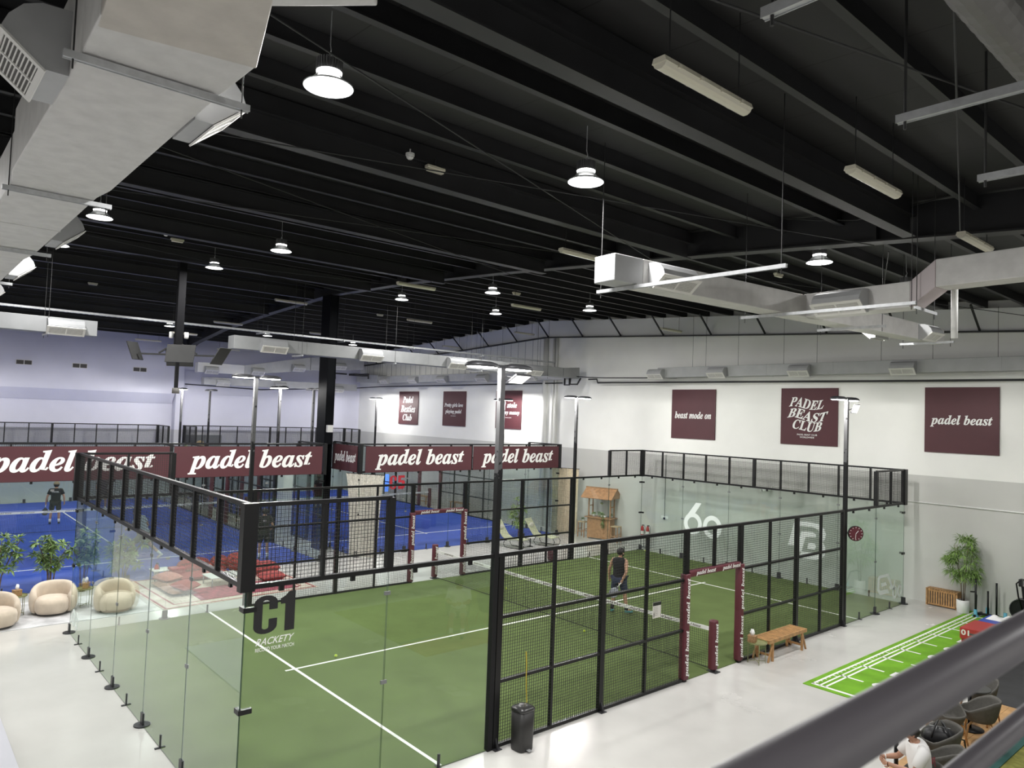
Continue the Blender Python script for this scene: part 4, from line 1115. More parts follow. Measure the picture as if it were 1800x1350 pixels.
# --- slatted bench with side table and tissue box
t = thing('slatted_bench', 'slatted wooden bench beside the court gate', 'bench', (0.24, 12.35, 0))
b = MB()
for k in range(24):
    y = -0.80 + 1.6*k/23
    b.box(-0.172,0.172,y-0.021,y+0.021,0.455,0.475)
b.build('seat', WOOD, t)
b = MB().box(-0.21,-0.175,-0.84,0.84,0.40,0.476).box(0.175,0.21,-0.84,0.84,0.40,0.476).box(-0.175,0.175,-0.84,-0.80,0.40,0.476).box(-0.175,0.175,0.80,0.84,0.40,0.476); b.build('frame', WOOD, t)
for sy in (-1,1):
    for sx in (-1,1):
        MB().bar((sx*0.185, sy*0.66, 0), (sx*0.185, sy*0.66, 0.42), 0.045, 0.045).build('leg', WOOD, t)
        MB().bar((sx*0.185, sy*0.84, 0), (sx*0.185, sy*0.66, 0.40), 0.03, 0.04).build('leg', WOOD, t)
    MB().bar((-0.185, sy*0.68, 0.12), (0.185, sy*0.68, 0.12), 0.04, 0.04).build('stretcher', WOOD, t)
def side_table(lab, loc, rz=0, olive=True):
    t = thing('side_table', lab, 'side table', loc, rz)
    MB().lathe([(0.20,0.43),(0.215,0.435),(0.22,0.465),(0.213,0.465),(0.208,0.442)], (0,0,0), 32).build('tray_top', OLIVE, t, smooth=False)
    for k in range(4):
        th = PI/4+PI/2*k
        MB().cyl((0.19*math.cos(th),0.19*math.sin(th),0),(0.19*math.cos(th),0.19*math.sin(th),0.44),0.008,n=8).build('leg', OLIVE, t, smooth=True)
    for k in range(2):
        th = PI/4+PI/2*k
        MB().cyl((0.19*math.cos(th),0.19*math.sin(th),0.05),(-0.19*math.cos(th),-0.19*math.sin(th),0.05),0.007,n=8).build('stretcher', OLIVE, t, smooth=True)
    return t
def tissue_box(lab, loc, rz=0):
    t = thing('tissue_box', lab, 'tissue box', loc, rz)
    MB().box(-0.085,0.085,-0.085,0.085,0.0,0.13).build('box', WICKER, t, bevel=0.01)
    MB().box(-0.09,0.09,-0.09,0.09,0.13,0.142).build('lid', WICKER, t, bevel=0.004)
    b = MB(); rnd = random.Random(3)
    prof = []
    for i in range(6):
        z = 0.14+0.026*i
        ring = [((0.02+0.03*math.sin(PI*i/5)+0.012*math.sin(3*k+i))*math.cos(2*PI*k/12), (0.015+0.022*math.sin(PI*i/5)+0.010*math.cos(4*k+i))*math.sin(2*PI*k/12), z+0.012*math.sin(2.2*k+i)) for k in range(12)]
        prof += ring
    fs = [(i*12+k, i*12+(k+1)%12, (i+1)*12+(k+1)%12, (i+1)*12+k) for i in range(5) for k in range(12)] + [tuple(range(60,72))]
    b.add(prof, fs); b.build('tissue', TISSUE, t, smooth=True)
    return t
side_table('round olive side table at the left end of the slatted bench', (0.27, 11.30, 0))
tissue_box('rattan tissue box on the olive table by the slatted bench', (0.19, 11.24, 0.443), 0.3)
# --- wall clock on the post
t = thing('wall_clock', 'round maroon clock mounted beside the court post', 'clock', (0.14, 16.36, 2.40), math.radians(-42))
b = MB().cyl((0.0,0,0),(0.05,0,0),0.20,n=40); b.build('case', BLACK, t)
b = MB().cyl((0.05,0,0),(0.054,0,0),0.185,n=40); b.build('dial', MAROON, t)
b = MB()
for k in range(12):
    th = PI*k/6; b.bar((0.0555,0.145*math.sin(th),0.145*math.cos(th)),(0.0555,0.172*math.sin(th),0.172*math.cos(th)),0.014,0.003,(1,0,0))
b.build('hour_mark', WHITE_INK, t)
for th, L, w in ((math.radians(40),0.10,0.014),(math.radians(185),0.14,0.010)):
    MB().bar((0.057,0,0),(0.057,L*math.sin(th),L*math.cos(th)),w,0.003,(1,0,0)).build('hand', WHITE_INK, t)
MB().bar((-0.12,-0.20,0.0),(0.02,-0.14,0.0),0.04,0.04).build('bracket', BLACK, t)
# --- bright green sprint turf with painted letters
SPRINT = mat('sprint_turf', (0.16, 0.36, 0.03), 0.95, var=0.22, scale=1.5, bump=0.3, bscale=160, spec=0.15)
b = MB().box(1.52, 3.50, 10.92, 20.86, 0.0, 0.014); b.m = 1
z0, z1 = 0.014, 0.0165
b.box(1.63,1.68,11.08,20.8,z0,z1); b.box(1.77,1.81,11.08,20.8,z0,z1); b.box(1.88,1.925,11.08,20.8,z0,z1); b.box(1.63,3.3,11.04,11.12,z0,z1)
for k in range(55):
    y = 11.2+0.175*k
    b.box(1.675, 1.77 if k % 5 == 4 else 1.715, y-0.012, y+0.012, z0, z1)
for k in range(9): b.box(1.77, 2.24, 12.05+1.015*k-0.03, 12.05+1.015*k+0.03, z0, z1)
for k, ch in enumerate('OEASST'):
    vs, fs, asp = glyphs(ch, 's', 0.02)
    b.add([(2.40+0.42*(1-y_), 11.92+1.0*k+0.34*x_, z1) for x_, y_ in vs], [tuple(f) for f in fs])
tag(b.build('sprint_track', [SPRINT, WHITE_INK]), 'bright green sprint turf strip with white distance marks and letters', 'turf strip')
struct(MB().box(3.50, 8.4, 13.1, 20.86, 0.0, 0.012).build('floor_gym', mat('rubber_floor', (0.035,0.036,0.038), 0.75, var=0.15, scale=3)))
DECK = mat('deck_planks', (0.50,0.29,0.12), 0.5, var=0.25, scale=3)
b = MB()
for k in range(7):
    x = 4.15+0.135*k; b.box(x, x+0.131, 5.6, 13.0, 0.0, 0.03)
tag(b.build('wooden_deck', DECK), 'light wooden plank deck under the grey tub chairs', 'deck')
tag(MB().box(5.10,5.22,5.6,13.0,0.0,0.035).build('edge_strip', mat('dark_green_edge', (0.012,0.085,0.075), 0.5)), 'dark green edging strip along the wooden deck', 'edging')
tag(MB().box(5.22,8.3,5.6,13.0,0.0,0.02).build('putting_turf', mat('olive_turf', (0.22,0.22,0.05), 0.95, var=0.25, scale=12, bump=0.4, bscale=120)), 'olive green turf beyond the deck edging at the lower right corner', 'turf')
# --- slatted crate, potted plant
t = thing('slatted_crate', 'slatted wooden crate against the grey back wall', 'crate', (0.85, 20.72, 0))
for sx in (-1,1):
    for sy in (-1,1): MB().box(sx*0.40-0.025,sx*0.40+0.025,sy*0.13-0.025,sy*0.13+0.025,0,0.48).build('post', WOOD, t)
b = MB()
for k in range(11):
    x = -0.335+0.067*k; b.box(x-0.02,x+0.02,-0.148,-0.132,0.05,0.44)
b.build('front_slats', WOOD, t)
b = MB()
for sx in (-1,1):
    for k in range(3): b.box(sx*0.41-0.008,sx*0.41+0.008,-0.08+0.08*k-0.02,-0.08+0.08*k+0.02,0.05,0.44)
b.build('side_slats', WOOD, t)
b = MB()
for k in range(12):
    x = -0.40+0.8*k/11; b.box(x-0.028,x+0.028,-0.165,0.165,0.48,0.50)
b.build('lid', WOOD, t)
b = MB()
for z in (0.03,0.43): b.box(-0.4,0.4,-0.155,-0.13,z,z+0.045).box(-0.4,0.4,0.13,0.155,z,z+0.045).box(-0.425,-0.4,-0.13,0.13,z,z+0.045).box(0.4,0.425,-0.13,0.13,z,z+0.045)
b.build('rails', WOOD, t)
MB().box(-0.385,0.385,-0.11,0.115,0.04,0.46).build('gap_shade', DARKHOLE, t)  # dark box standing in for the shade behind the slats
def leaf(mb, p, d, L, W, droop, roll=0.0):
    """a pointed leaf of two halves folded along the midrib"""
    p, d = Vector(p), Vector(d).normalized()
    s = d.cross(Vector((0,0,1)));  s = s.normalized() if s.length > 1e-3 else Vector((1,0,0))
    n = s.cross(d).normalized()
    s = (s*math.cos(roll) + n*math.sin(roll)); n = s.cross(d).normalized()
    m1 = p + d*L*0.45 - Vector((0,0,droop*L*0.15)); tip = p + d*L - Vector((0,0,droop*L*0.55))
    mb.add([p, m1+s*W/2+n*W*0.15, tip, m1-s*W/2+n*W*0.15, m1], [(0,4,1),(1,4,2),(2,4,3),(3,4,0)])
def bushy(name, lab, loc, stems, clusters, leafn, L, W, m, rnd, stem_r=0.018, droop=1.0, pot=None, group=None):
    t = thing(name, lab, 'plant', loc, 0, group)
    if pot: 
        MB().lathe(pot, (0,0,0), 32, closed_top=False).build('pot', POT, t, smooth=True)
        MB().cyl((0,0,pot[-1][1]-0.06),(0,0,pot[-1][1]-0.05),pot[-1][0]-0.01,n=24).build('soil', mat('soil', (0.05,0.035,0.025), 0.95), t)
    for s in stems: MB().tube(s, [stem_r*(1-0.5*i/(len(s)-1)) for i in range(len(s))], 7).build('stem', BARK, t, smooth=True)
    b = MB()
    for c, r in clusters:
        c = Vector(c)
        for k in range(leafn):
            th = rnd.uniform(0, 2*PI); el = rnd.uniform(-0.6, 1.1)
            d = Vector((math.cos(th)*math.cos(el), math.sin(th)*math.cos(el), math.sin(el)))
            leaf(b, c + d*(r*rnd.uniform(0.0, 0.45)), d, L*rnd.uniform(0.7,1.15), W*rnd.uniform(0.8,1.2), droop*rnd.uniform(0.4,1.2), rnd.uniform(-0.6,0.6))
    b.build('foliage', m, t)
    return t
rnd = random.Random(11)
PX, PY = 1.47, 20.40
cl = []
for k in range(26):
    u = rnd.random(); z = 0.95 + 1.2*u
    ang = rnd.uniform(0, 2*PI); rr = (0.12+0.30*math.sin(PI*min(1,0.25+u*0.7)))*rnd.uniform(0.5,1.0)
    cl.append(((rr*math.cos(ang), 0.75*rr*math.sin(ang)-0.02, z), 0.2))
cl += [((0.16,0.0,2.12),0.15),((0.24,-0.05,2.06),0.15),((-0.28,-0.05,1.62),0.2),((-0.30,0.0,1.45),0.2),((0.30,0,1.55),0.2),((0.32,0,1.2),0.2)]
bushy('potted_plant', 'tall feathery green potted plant by the grey back wall', (PX, PY, 0),
      [[(0.03*math.cos(a),0.03*math.sin(a),0.3),(0.07*math.cos(a),0.07*math.sin(a),0.9),(0.2*math.cos(a),0.15*math.sin(a),1.5),(0.25*math.cos(a),0.16*math.sin(a),1.95)] for a in (0.3,1.6,2.9,4.2,5.4)],
      cl, 62, 0.20, 0.024, LEAF2, rnd, 0.011, 1.1, pot=[(0.14,0.0),(0.155,0.02),(0.165,0.2),(0.165,0.37),(0.15,0.375)])
# --- gym gear: sled, boxes, mat, towel, bike
CYAN = mat('cyan_plastic', (0.10,0.36,0.48), 0.45)
t = thing('push_sled', 'black push sled with upright posts by the back wall at the sprint strip end', 'gym sled', (2.0, 20.35, 0.016))
MB().box(-0.18,-0.12,-0.25,0.35,0,0.06).box(0.22,0.28,-0.25,0.35,0,0.06).box(-0.18,0.28,-0.05,0.05,0.05,0.10).build('base', BLACK, t)
for x, y, h in ((-0.15,-0.15,1.05),(0.05,0.22,0.70),(0.24,0.30,0.95)): MB().cyl((x,y,0.02),(x,y,h),0.026,n=14).build('post', BLACK, t, smooth=True)
MB().tube([(-0.15,-0.12,0.1),(-0.2,0.1,0.55),(-0.3,0.3,0.6),(-0.42,0.32,0.58)],0.02,10).build('handle', BLACK, t, smooth=True)
for x, y in ((-0.15,-0.15),(0.0,0.36),(0.5,0.12)):
    MB().lathe([(0.085,0),(0.085,0.03),(0.045,0.05),(0.045,0.20)],(x,y,0.0),16).build('sleeve', CYAN, t, smooth=True)
REDF = mat('red_soft_vinyl', (0.42,0.035,0.035), 0.45); BLUEF = mat('blue_soft_vinyl', (0.035,0.075,0.42), 0.5)
def plyo(lab, x0, x1, y0, y1, z0, z1, m, num=None):
    t = thing('plyo_box', lab, 'jump box', ((x0+x1)/2, (y0+y1)/2, z0))
    sx, sy = (x1-x0)/2, (y1-y0)/2
    MB().box(-sx,sx,-sy,sy,0,z1-z0).build('body', m, t, bevel=0.012)
    MB().box(-sx*0.45,sx*0.45,-sy-0.003,-sy+0.01,(z1-z0)*0.45,(z1-z0)*0.62).build('hand_slot', DARKHOLE, t)
    if num:
        MB().text(num, (-sx+0.03,-sy-0.004,(z1-z0)-0.17), (1,0,0), (0,0,1), 0.17, 0.13, 's', 0.03).build('lettering', WHITE_INK, t)
    return t
plyo('lower plain red soft jump box under the numbered one', 2.78, 3.44, 16.05, 17.0, 0.012, 0.36, REDF)
plyo('red soft jump box numbered 01 on top of another red box', 2.76, 3.46, 16.0, 17.05, 0.36, 0.62, REDF, '01')
plyo('blue soft box behind the red jump boxes', 2.6, 3.3, 17.75, 18.75, 0.014, 0.45, BLUEF)
t = thing('towel', 'crumpled white towel lying on the blue box', 'towel', (2.98, 18.4, 0.452))
vs = []; nn = 14; rnd = random.Random(5)
for i in range(nn):
    for j in range(nn):
        u, v = i/(nn-1)-0.5, j/(nn-1)-0.5; e = max(abs(u), abs(v))*2
        vs.append((u*0.62, v*0.5, (0.012 + 0.085*abs(math.sin(5*u+2*v))*abs(math.cos(4*v-3*u)) + 0.02*rnd.random())*(1-e**4)+0.004))
MB().add(vs, [(i*nn+j, (i+1)*nn+j, (i+1)*nn+j+1, i*nn+j+1) for i in range(nn-1) for j in range(nn-1)]).build('cloth', WHITECLOTH, t, smooth=True)
tag(MB().box(2.55,2.95,18.9,19.5,0.014,0.06).build('blue_pad', mat('pale_blue_pad', (0.16,0.34,0.55), 0.6), bevel=0.015), 'flat pale blue pad on the floor behind the blue box', 'pad')
t = thing('air_bike', 'black exercise bike at the right edge by the back wall', 'exercise bike', (2.98, 20.25, 0.012))
MB().cyl((0.0,-0.08,0.42),(0.0,0.08,0.42),0.30,n=32).build('fan_cage', BLACK, t)
b = MB().tube([(0.3*math.cos(k*PI/10), -0.1, 0.42+0.3*math.sin(k*PI/10)) for k in range(21)],0.014,8).tube([(0.3*math.cos(k*PI/10), 0.1, 0.42+0.3*math.sin(k*PI/10)) for k in range(21)],0.014,8); b.build('wheel_ring', mat('bike_ring', (0.05,0.05,0.055), 0.4), t)
b = MB().bar((0,-0.3,0.06),(0,0.3,0.06),0.07,0.06).bar((0.55,-0.25,0.06),(0.55,0.25,0.06),0.07,0.06).bar((0,0,0.08),(0.55,0,0.08),0.06,0.06).bar((0.35,0,0.08),(0.45,0,0.85),0.06,0.06).bar((0.05,0,0.4),(-0.02,0,1.05),0.06,0.06); b.build('frame', BLACK, t)
MB().ball((0.45,0,0.9),0.14,(1.1,0.8,0.35)).build('seat', LEATHER, t, smooth=True)
for s in (-1,1): MB().tube([(0.02,s*0.12,0.35),(-0.06,s*0.24,0.8),(-0.10,s*0.27,1.15),(0.02,s*0.28,1.28)],0.02,10).build('handle', BLACK, t, smooth=True)
MB().box(-0.10,-0.02,-0.1,0.1,1.05,1.25).build('console', LEATHER, t, bevel=0.02)
# --- tub chairs, tables, bag at the lower right
def make_chair():
    r = thing('tub_chair', 'charcoal tub chair with bent wooden legs at the upper end of the deck', 'chair', (0,0,0))
    n, m = 28, 9; vs = []
    for i in range(m):
        f = i/(m-1)
        for k in range(n):
            th = 2*PI*k/n; c, s = math.cos(th), math.sin(th)
            back = max(0.0, -s)                          # backrest towards -y
            ht = 0.16 + 0.20*min(1, max(0, (0.55 - s))/1.2)**0.8
            rr = 0.20 + 0.09*f**0.7
            vs.append((rr*1.06*c, rr*s*0.98 - 0.03*f*back, 0.40 + ht*f**1.4))
    outer = len(vs)
    for i in range(m):
        f = 1 - i/(m-1)
        for k in range(n):
            th = 2*PI*k/n; c, s = math.cos(th), math.sin(th)
            back = max(0.0, -s); ht = 0.16 + 0.20*min(1, max(0, (0.55 - s))/1.2)**0.8
            rr = (0.20 + 0.09*f**0.7) - 0.018
            vs.append((rr*1.06*c, rr*s*0.98 - 0.03*f*back, 0.418 + max(0.03, ht*f**1.4)))
    fs = []
    for i in range(2*m-1):
        for k in range(n): fs.append((i*n+k, i*n+(k+1)%n, (i+1)*n+(k+1)%n, (i+1)*n+k))
    fs.append(tuple(range(n-1,-1,-1))); fs.append(tuple(range((2*m-1)*n, 2*m*n)))
    MB().add(vs, fs).build('shell', GREYSHELL, r, smooth=True)
    MB().ball((0,0.02,0.44),0.19,(1,1,0.18)).build('seat_cushion', mat('seat_pad', (0.07,0.068,0.062), 0.9), r, smooth=True)
    for sx in (-1,1):
        for sy in (-1,1):
            MB().tube([(sx*0.25,sy*0.22,0.0),(sx*0.20,sy*0.17,0.34),(sx*0.17,sy*0.12,0.395),(sx*0.05,sy*0.05,0.40)],[0.013,0.017,0.017,0.016],10).build('leg', WOOD, r, smooth=True)
    return r
ch = make_chair(); ch.location = (4.74, 10.62, 0.03); ch.rotation_euler = (0,0,math.radians(110))
dup(ch, (4.42, 10.05, 0.03), math.radians(250), 'charcoal tub chair next to the end chair, partly behind the handrail')
dup(ch, (4.74, 8.80, 0.03), math.radians(130), 'charcoal tub chair carrying the black bag')
dup(ch, (5.02, 8.02, 0.03), math.radians(95), 'charcoal tub chair right behind the person in the white shirt')
dup(ch, (4.40, 11.75, 0.03), math.radians(170), 'charcoal tub chair at the second table, showing only its rim over the handrail')
dup(ch, (5.07, 7.12, 0.03), math.radians(131), 'charcoal tub chair under the person in the white shirt')
def rtable(lab, loc):
    t = thing('round_table', lab, 'table', loc)
    MB().lathe([(0.30,0.70),(0.315,0.705),(0.315,0.725),(0.30,0.73)], (0,0,0), 36).build('table_top', mat('table_dark', (0.045,0.045,0.045), 0.35), t)
    MB().cyl((0,0,0.02),(0,0,0.70),0.03,n=12).build('stem', BLACK, t, smooth=True)
    MB().lathe([(0.22,0),(0.22,0.012),(0.04,0.03)],(0,0,0),28).build('base', BLACK, t, smooth=True)
    return t
rtable('dark round table next to the person in the white shirt', (4.38, 8.15, 0.03))
rtable('dark round table farther along the deck', (4.42, 11.2, 0.03))
t = thing('glass_bowl', 'small clear ashtray on the dark round table by the white shirt', 'ashtray', (4.40, 8.18, 0.762))
MB().lathe([(0.05,0),(0.06,0.035),(0.05,0.035),(0.042,0.008)],(0,0,0),20,closed_top=True).build('bowl', mat('pale_glass', (0.55,0.57,0.57), 0.1), t, smooth=True)
t = thing('yellow_pouch', 'small yellow pouch on the farther dark round table', 'pouch', (4.46, 11.2, 0.762))
MB().ball((0,0,0.03),0.06,(1.2,0.8,0.5)).build('pouch', mat('yellow_pouch', (0.55,0.38,0.03), 0.6), t, smooth=True)
t = thing('sports_bag', 'black sports bag with straps lying on a charcoal tub chair', 'bag', (4.74, 8.82, 0.49), 0.4)
b = MB().lathe([(0.10,0.0),(0.16,0.03),(0.18,0.12),(0.16,0.21),(0.09,0.26),(0.03,0.27)], (0,0,0), 26, 1.25, 0.8, power=2.8); b.build('body', LEATHER, t, smooth=True)
for s in (-1,1): MB().tube([(0.12*s,-0.12,0.12),(0.10*s,-0.15,0.24),(0.05*s,-0.06,0.34),(0.02*s,0.06,0.34),(0.08*s,0.14,0.22),(0.12*s,0.13,0.1)],0.014,8).build('handle', LEATHER, t, smooth=True)
MB().tube([(0.2,0.0,0.15),(0.32,0.06,0.12),(0.36,0.12,-0.1),(0.2,0.2,-0.16),(0.0,0.18,-0.02),(-0.12,0.1,0.16)],0.013,8).build('strap', LEATHER, t, smooth=True)
b = MB().box(-0.14,0.14,-0.006,0.006,0.262,0.272); b.build('zip', STEEL, t)
# ================================================================== lounge corner, carpet, tiki bar
def make_armchair():
    r = thing('armchair', 'beige rounded armchair at the left edge of the picture', 'armchair', (0,0,0))
    # wrap-around back: thick curved wall, front towards +y
    n, m = 26, 10; vs = []; fs = []
    th0, th1 = math.radians(-30), math.radians(-150)      # opening at the front
    ring = 12
    for i in range(n+1):
        f = i/n; ang = math.radians(-38) + (math.radians(218) - math.radians(-38))*f + PI  # from right front round the back to left front
        e = abs(f-0.5)*2
        ht = 0.72 - 0.27*e**2.6; R = 0.385; th_ = 0.105*(1-0.38*e**2)
        c = Vector((math.cos(ang)*R*1.05, math.sin(ang)*R, 0)); o = Vector((math.cos(ang), math.sin(ang), 0))
        for k in range(ring):
            a = 2*PI*k/ring; ca, sa = math.cos(a), math.sin(a)
            ca = math.copysign(abs(ca)**0.8, ca); sa = math.copysign(abs(sa)**0.55, sa)
            zz = 0.04 + (ht-0.04)*(sa*0.5+0.5)
            bulge = 1.0 + 0.10*math.sin(PI*(sa*0.5+0.5))
            p = c + o*(ca*th_*(1.0 if zz > 0.2 else 0.9)*1.0 + 0.04*(bulge-1)*8); vs.append((p.x, p.y, zz))
    for i in range(n):
        for k in range(ring): fs.append((i*ring+k, i*ring+(k+1)%ring, (i+1)*ring+(k+1)%ring, (i+1)*ring+k))
    fs.append(tuple(range(ring-1,-1,-1))); fs.append(tuple(range(n*ring, n*ring+ring)))
    MB().add(vs, fs).build('backrest', BEIGE, r, smooth=True, subsurf=1)
    MB().lathe([(0.22,0.05),(0.32,0.06),(0.365,0.14),(0.37,0.30),(0.345,0.385),(0.26,0.42),(0.08,0.43)], (0,0.13,0), 36, 0.98, 1.0, power=2.6).build('seat', BEIGE, r, smooth=True)
    MB().lathe([(0.36,0.0),(0.37,0.045)], (0,0.02,0), 32, 1.0, 1.0).build('plinth', DARKHOLE, r)
    return r
ac = make_armchair()
ac.location = (-11.35, -1.25, 0.014); ac.rotation_euler = (0,0,math.radians(-75))
dup(ac, (-11.98, -0.02, 0.014), math.radians(-105), 'beige rounded armchair in front of the green tree, clear of the glass')
dup(ac, (-11.55, 1.22, 0.014), math.radians(-70), 'beige rounded armchair seen through the court glass')
side_table('olive side table between the two beige armchairs left of the glass', (-12.2, -0.72, 0.014)).scale = (0.9,0.9,1.0)
side_table('olive side table seen through the glass next to a beige armchair', (-12.1, 0.62, 0.014)).scale = (1.0,1.0,1.0)
tissue_box('rattan tissue box on the olive table left of the glass', (-12.22, -0.74, 0.458), 0.2)
tissue_box('rattan tissue box on the olive table seen through the glass', (-12.12, 0.64, 0.458), 0.2)
tag(MB().box(-13.3,-10.85,-3.4,2.0,0.0,0.012).build('rug', mat('pale_grey_rug', (0.56,0.56,0.57), 0.95, var=0.30, scale=2.2)), 'pale grey patterned rug under the beige armchairs', 'rug')
def tree(lab, loc, seed, H=1.75):
    rn = random.Random(seed)
    stems, cl = [], []
    for k in range(5):
        a = 2*PI*k/5 + rn.uniform(-0.4,0.4); r = rn.uniform(0.22,0.5); h = H*rn.uniform(0.72,1.0)
        stems.append([(0.05*math.cos(a),0.05*math.sin(a),0),(0.10*math.cos(a),0.10*math.sin(a),h*0.4),(r*0.6*math.cos(a),r*0.6*math.sin(a),h*0.75),(r*math.cos(a),r*math.sin(a),h)])
        for q in range(5): cl.append(((r*(1-0.12*q)*math.cos(a)+rn.uniform(-0.16,0.16), r*(1-0.12*q)*math.sin(a)+rn.uniform(-0.16,0.16), h*(1-0.115*q)), 0.12))
    return bushy('tall_plant', lab, loc, stems, cl, 30, 0.19, 0.062, LEAF, rn, 0.018, 0.7)
tree('green leafy tree plant behind the two armchairs left of the glass', (-14.02, 0.22, 0), 21, 1.72)
tree('green leafy tree plant cut by the left edge of the picture', (-13.9, -0.98, 0), 33, 1.75)
tree('green leafy tree plant seen through the glass beyond the armchairs', (-13.55, 1.85, 0), 44, 1.5)
# --- persian carpet with cushions and low tables
CARP = mat('carpet_field', (0.56,0.49,0.42), 0.95)
nt = CARP.node_tree; bs = nt.nodes['Principled BSDF']
tc = nt.nodes.new('ShaderNodeTexCoord'); vo = nt.nodes.new('ShaderNodeTexVoronoi'); vo.inputs['Scale'].default_value = 9.0
cr = nt.nodes.new('ShaderNodeValToRGB')
cr.color_ramp.elements[0].position = 0.08; cr.color_ramp.elements[0].color = (0.25,0.06,0.05,1)
cr.color_ramp.elements[1].position = 0.28; cr.color_ramp.elements[1].color = (0.56,0.49,0.42,1)
e = cr.color_ramp.elements.new(0.18); e.color = (0.33,0.31,0.20,1)
nt.links.new(tc.outputs['Object'], vo.inputs['Vector']); nt.links.new(vo.outputs['Distance'], cr.inputs['Fac']); nt.links.new(cr.outputs['Color'], bs.inputs['Base Color'])
REDC = mat('carpet_red', (0.28,0.035,0.045), 0.95, var=0.2, scale=20)
t = thing('carpet', 'cream persian carpet with a red border beside the green court', 'carpet', (-12.85, 4.25, 0.0), math.radians(3))
MB().box(-1.95,1.95,-2.15,2.15,0,0.010).build('field', CARP, t)
b = MB()
for o_, w in ((0.04,0.06),(0.34,0.05)):
    x, y = 1.95-o_, 2.15-o_
    b.box(-x,x,-y,-y+w,0.010,0.0115).box(-x,x,y-w,y,0.010,0.0115).box(-x,-x+w,-y+w,y-w,0.010,0.0115).box(x-w,x,-y+w,y-w,0.010,0.0115)
b.build('border', REDC, t)
tag(MB().box(-12.55,-11.25,3.25,6.0,0.012,0.02).build('red_runner', mat('runner_red', (0.27,0.045,0.075), 0.9, var=0.5, scale=7)), 'dark red runner rug lying on the cream carpet', 'rug')
CUSH = mat('striped_red_cushion', (0.40,0.06,0.055), 0.9)
nt = CUSH.node_tree; bs = nt.nodes['Principled BSDF']
tc = nt.nodes.new('ShaderNodeTexCoord'); wv_ = nt.nodes.new('ShaderNodeTexWave'); wv_.inputs['Scale'].default_value = 14.0; wv_.inputs['Distortion'].default_value = 4.0
cr = nt.nodes.new('ShaderNodeValToRGB'); cr.color_ramp.elements[0].color = (0.13,0.05,0.04,1); cr.color_ramp.elements[1].color = (0.38,0.10,0.09,1)
e = cr.color_ramp.elements.new(0.5); e.color = (0.40,0.025,0.035,1)
nt.links.new(tc.outputs['Object'], wv_.inputs['Vector']); nt.links.new(wv_.outputs['Fac'], cr.inputs['Fac']); nt.links.new(cr.outputs['Color'], bs.inputs['Base Color'])
BROWNC = mat('brown_mattress', (0.33,0.19,0.14), 0.95, var=0.3, scale=9)
def cushion(lab, c, s, rot, m=CUSH, name='floor_cushion'):
    n_ = 12; vs = []; fs = []
    for side in (1,-1):
        for i in range(n_+1):
            for j in range(n_+1):
                u, v = 2*i/n_-1, 2*j/n_-1
                z = side*0.5*((1-abs(u)**2.6)*(1-abs(v)**2.6))**0.42
                k = 1-0.06*(1-abs(v)**2) if abs(u) > 0.99 else 1
                vs.append((u*0.5*s[0], v*0.5*s[1], z*s[2]))
    q = (n_+1)**2
    for i in range(n_):
        for j in range(n_):
            a = i*(n_+1)+j
            fs.append((a, a+n_+1, a+n_+2, a+1)); fs.append((q+a, q+a+1, q+a+n_+2, q+a+n_+1))
    ob = MB().add(vs, fs).build(name, m, smooth=True)
    ob.location = c; ob.rotation_euler = rot
    return tag(ob, lab, 'cushion')
cushion('large brown seat mattress at the near end of the carpet', (-12.75,2.95,0.10), (1.7,0.62,0.17), (0,0,0.05), BROWNC, 'floor_mattress')
cushion('pinkish bolster cushion on the far end of the brown mattress', (-13.3,2.98,0.27), (0.75,0.5,0.22), (0.1,0,0.3), mat('pink_cushion',(0.45,0.18,0.15),0.9,var=0.25,scale=12))
cushion('red striped cushion on the near end of the brown mattress', (-12.15,3.12,0.25), (0.6,0.55,0.2), (0.1,0.1,0.4))
cushion('red striped back cushion leaning between the white table and blue court', (-14.15,3.95,0.30), (0.3,1.0,0.56), (0,-0.2,0.05))
cushion('long red seat cushion behind the low white table', (-13.75,4.15,0.13), (0.6,1.5,0.22), (0,0,0.03))
cushion('upright red striped cushion nearest the near cage mullion', (-14.25,4.75,0.30), (0.24,0.55,0.52), (0,-0.25,0.1))
cushion('upright red striped cushion in the middle of the seating', (-14.15,5.22,0.33), (0.24,0.55,0.56), (0,-0.25,-0.1))
cushion('plump red cushion beside the upright striped ones', (-13.75,5.55,0.26), (0.6,0.6,0.32), (0,0,0.5))
cushion('red patterned block cushion at the far carpet end', (-13.35,5.85,0.22), (0.55,0.75,0.40), (0,0,0.1))
cushion('red patterned cushion lying flat nearest the cage corner', (-12.55,5.72,0.13), (0.5,0.75,0.24), (0,0.1,0.15))
def low_table(lab, loc, sx, sy, h, m):
    t = thing('low_table', lab, 'table', loc, 0.03)
    MB().box(-sx/2,sx/2,-sy/2,sy/2,h-0.03,h).build('table_top', m, t, bevel=0.006)
    for a in (-1,1):
        for b_ in (-1,1): MB().cyl((a*(sx/2-0.04),b_*(sy/2-0.04),0),(a*(sx/2-0.04),b_*(sy/2-0.04),h-0.03),0.018,n=10).build('leg', mat('table_leg_grey',(0.3,0.3,0.32),0.4), t, smooth=True)
    return t
low_table('low white table standing on the red runner', (-12.75,4.35,0.021), 0.75, 0.95, 0.27, mat('white_marble',(0.72,0.74,0.73),0.3,var=0.05,scale=4))
low_table('small low white table at the outer carpet edge', (-14.25,3.05,0.012), 0.5, 0.5, 0.3, WHITE)
t = thing('red_box', 'small red cube stool behind the pinkish bolster', 'stool', (-14.0,3.42,0.012)); MB().box(-0.2,0.2,-0.2,0.2,0,0.36).build('seat', mat('red_leather',(0.33,0.03,0.04),0.5), t, bevel=0.03)
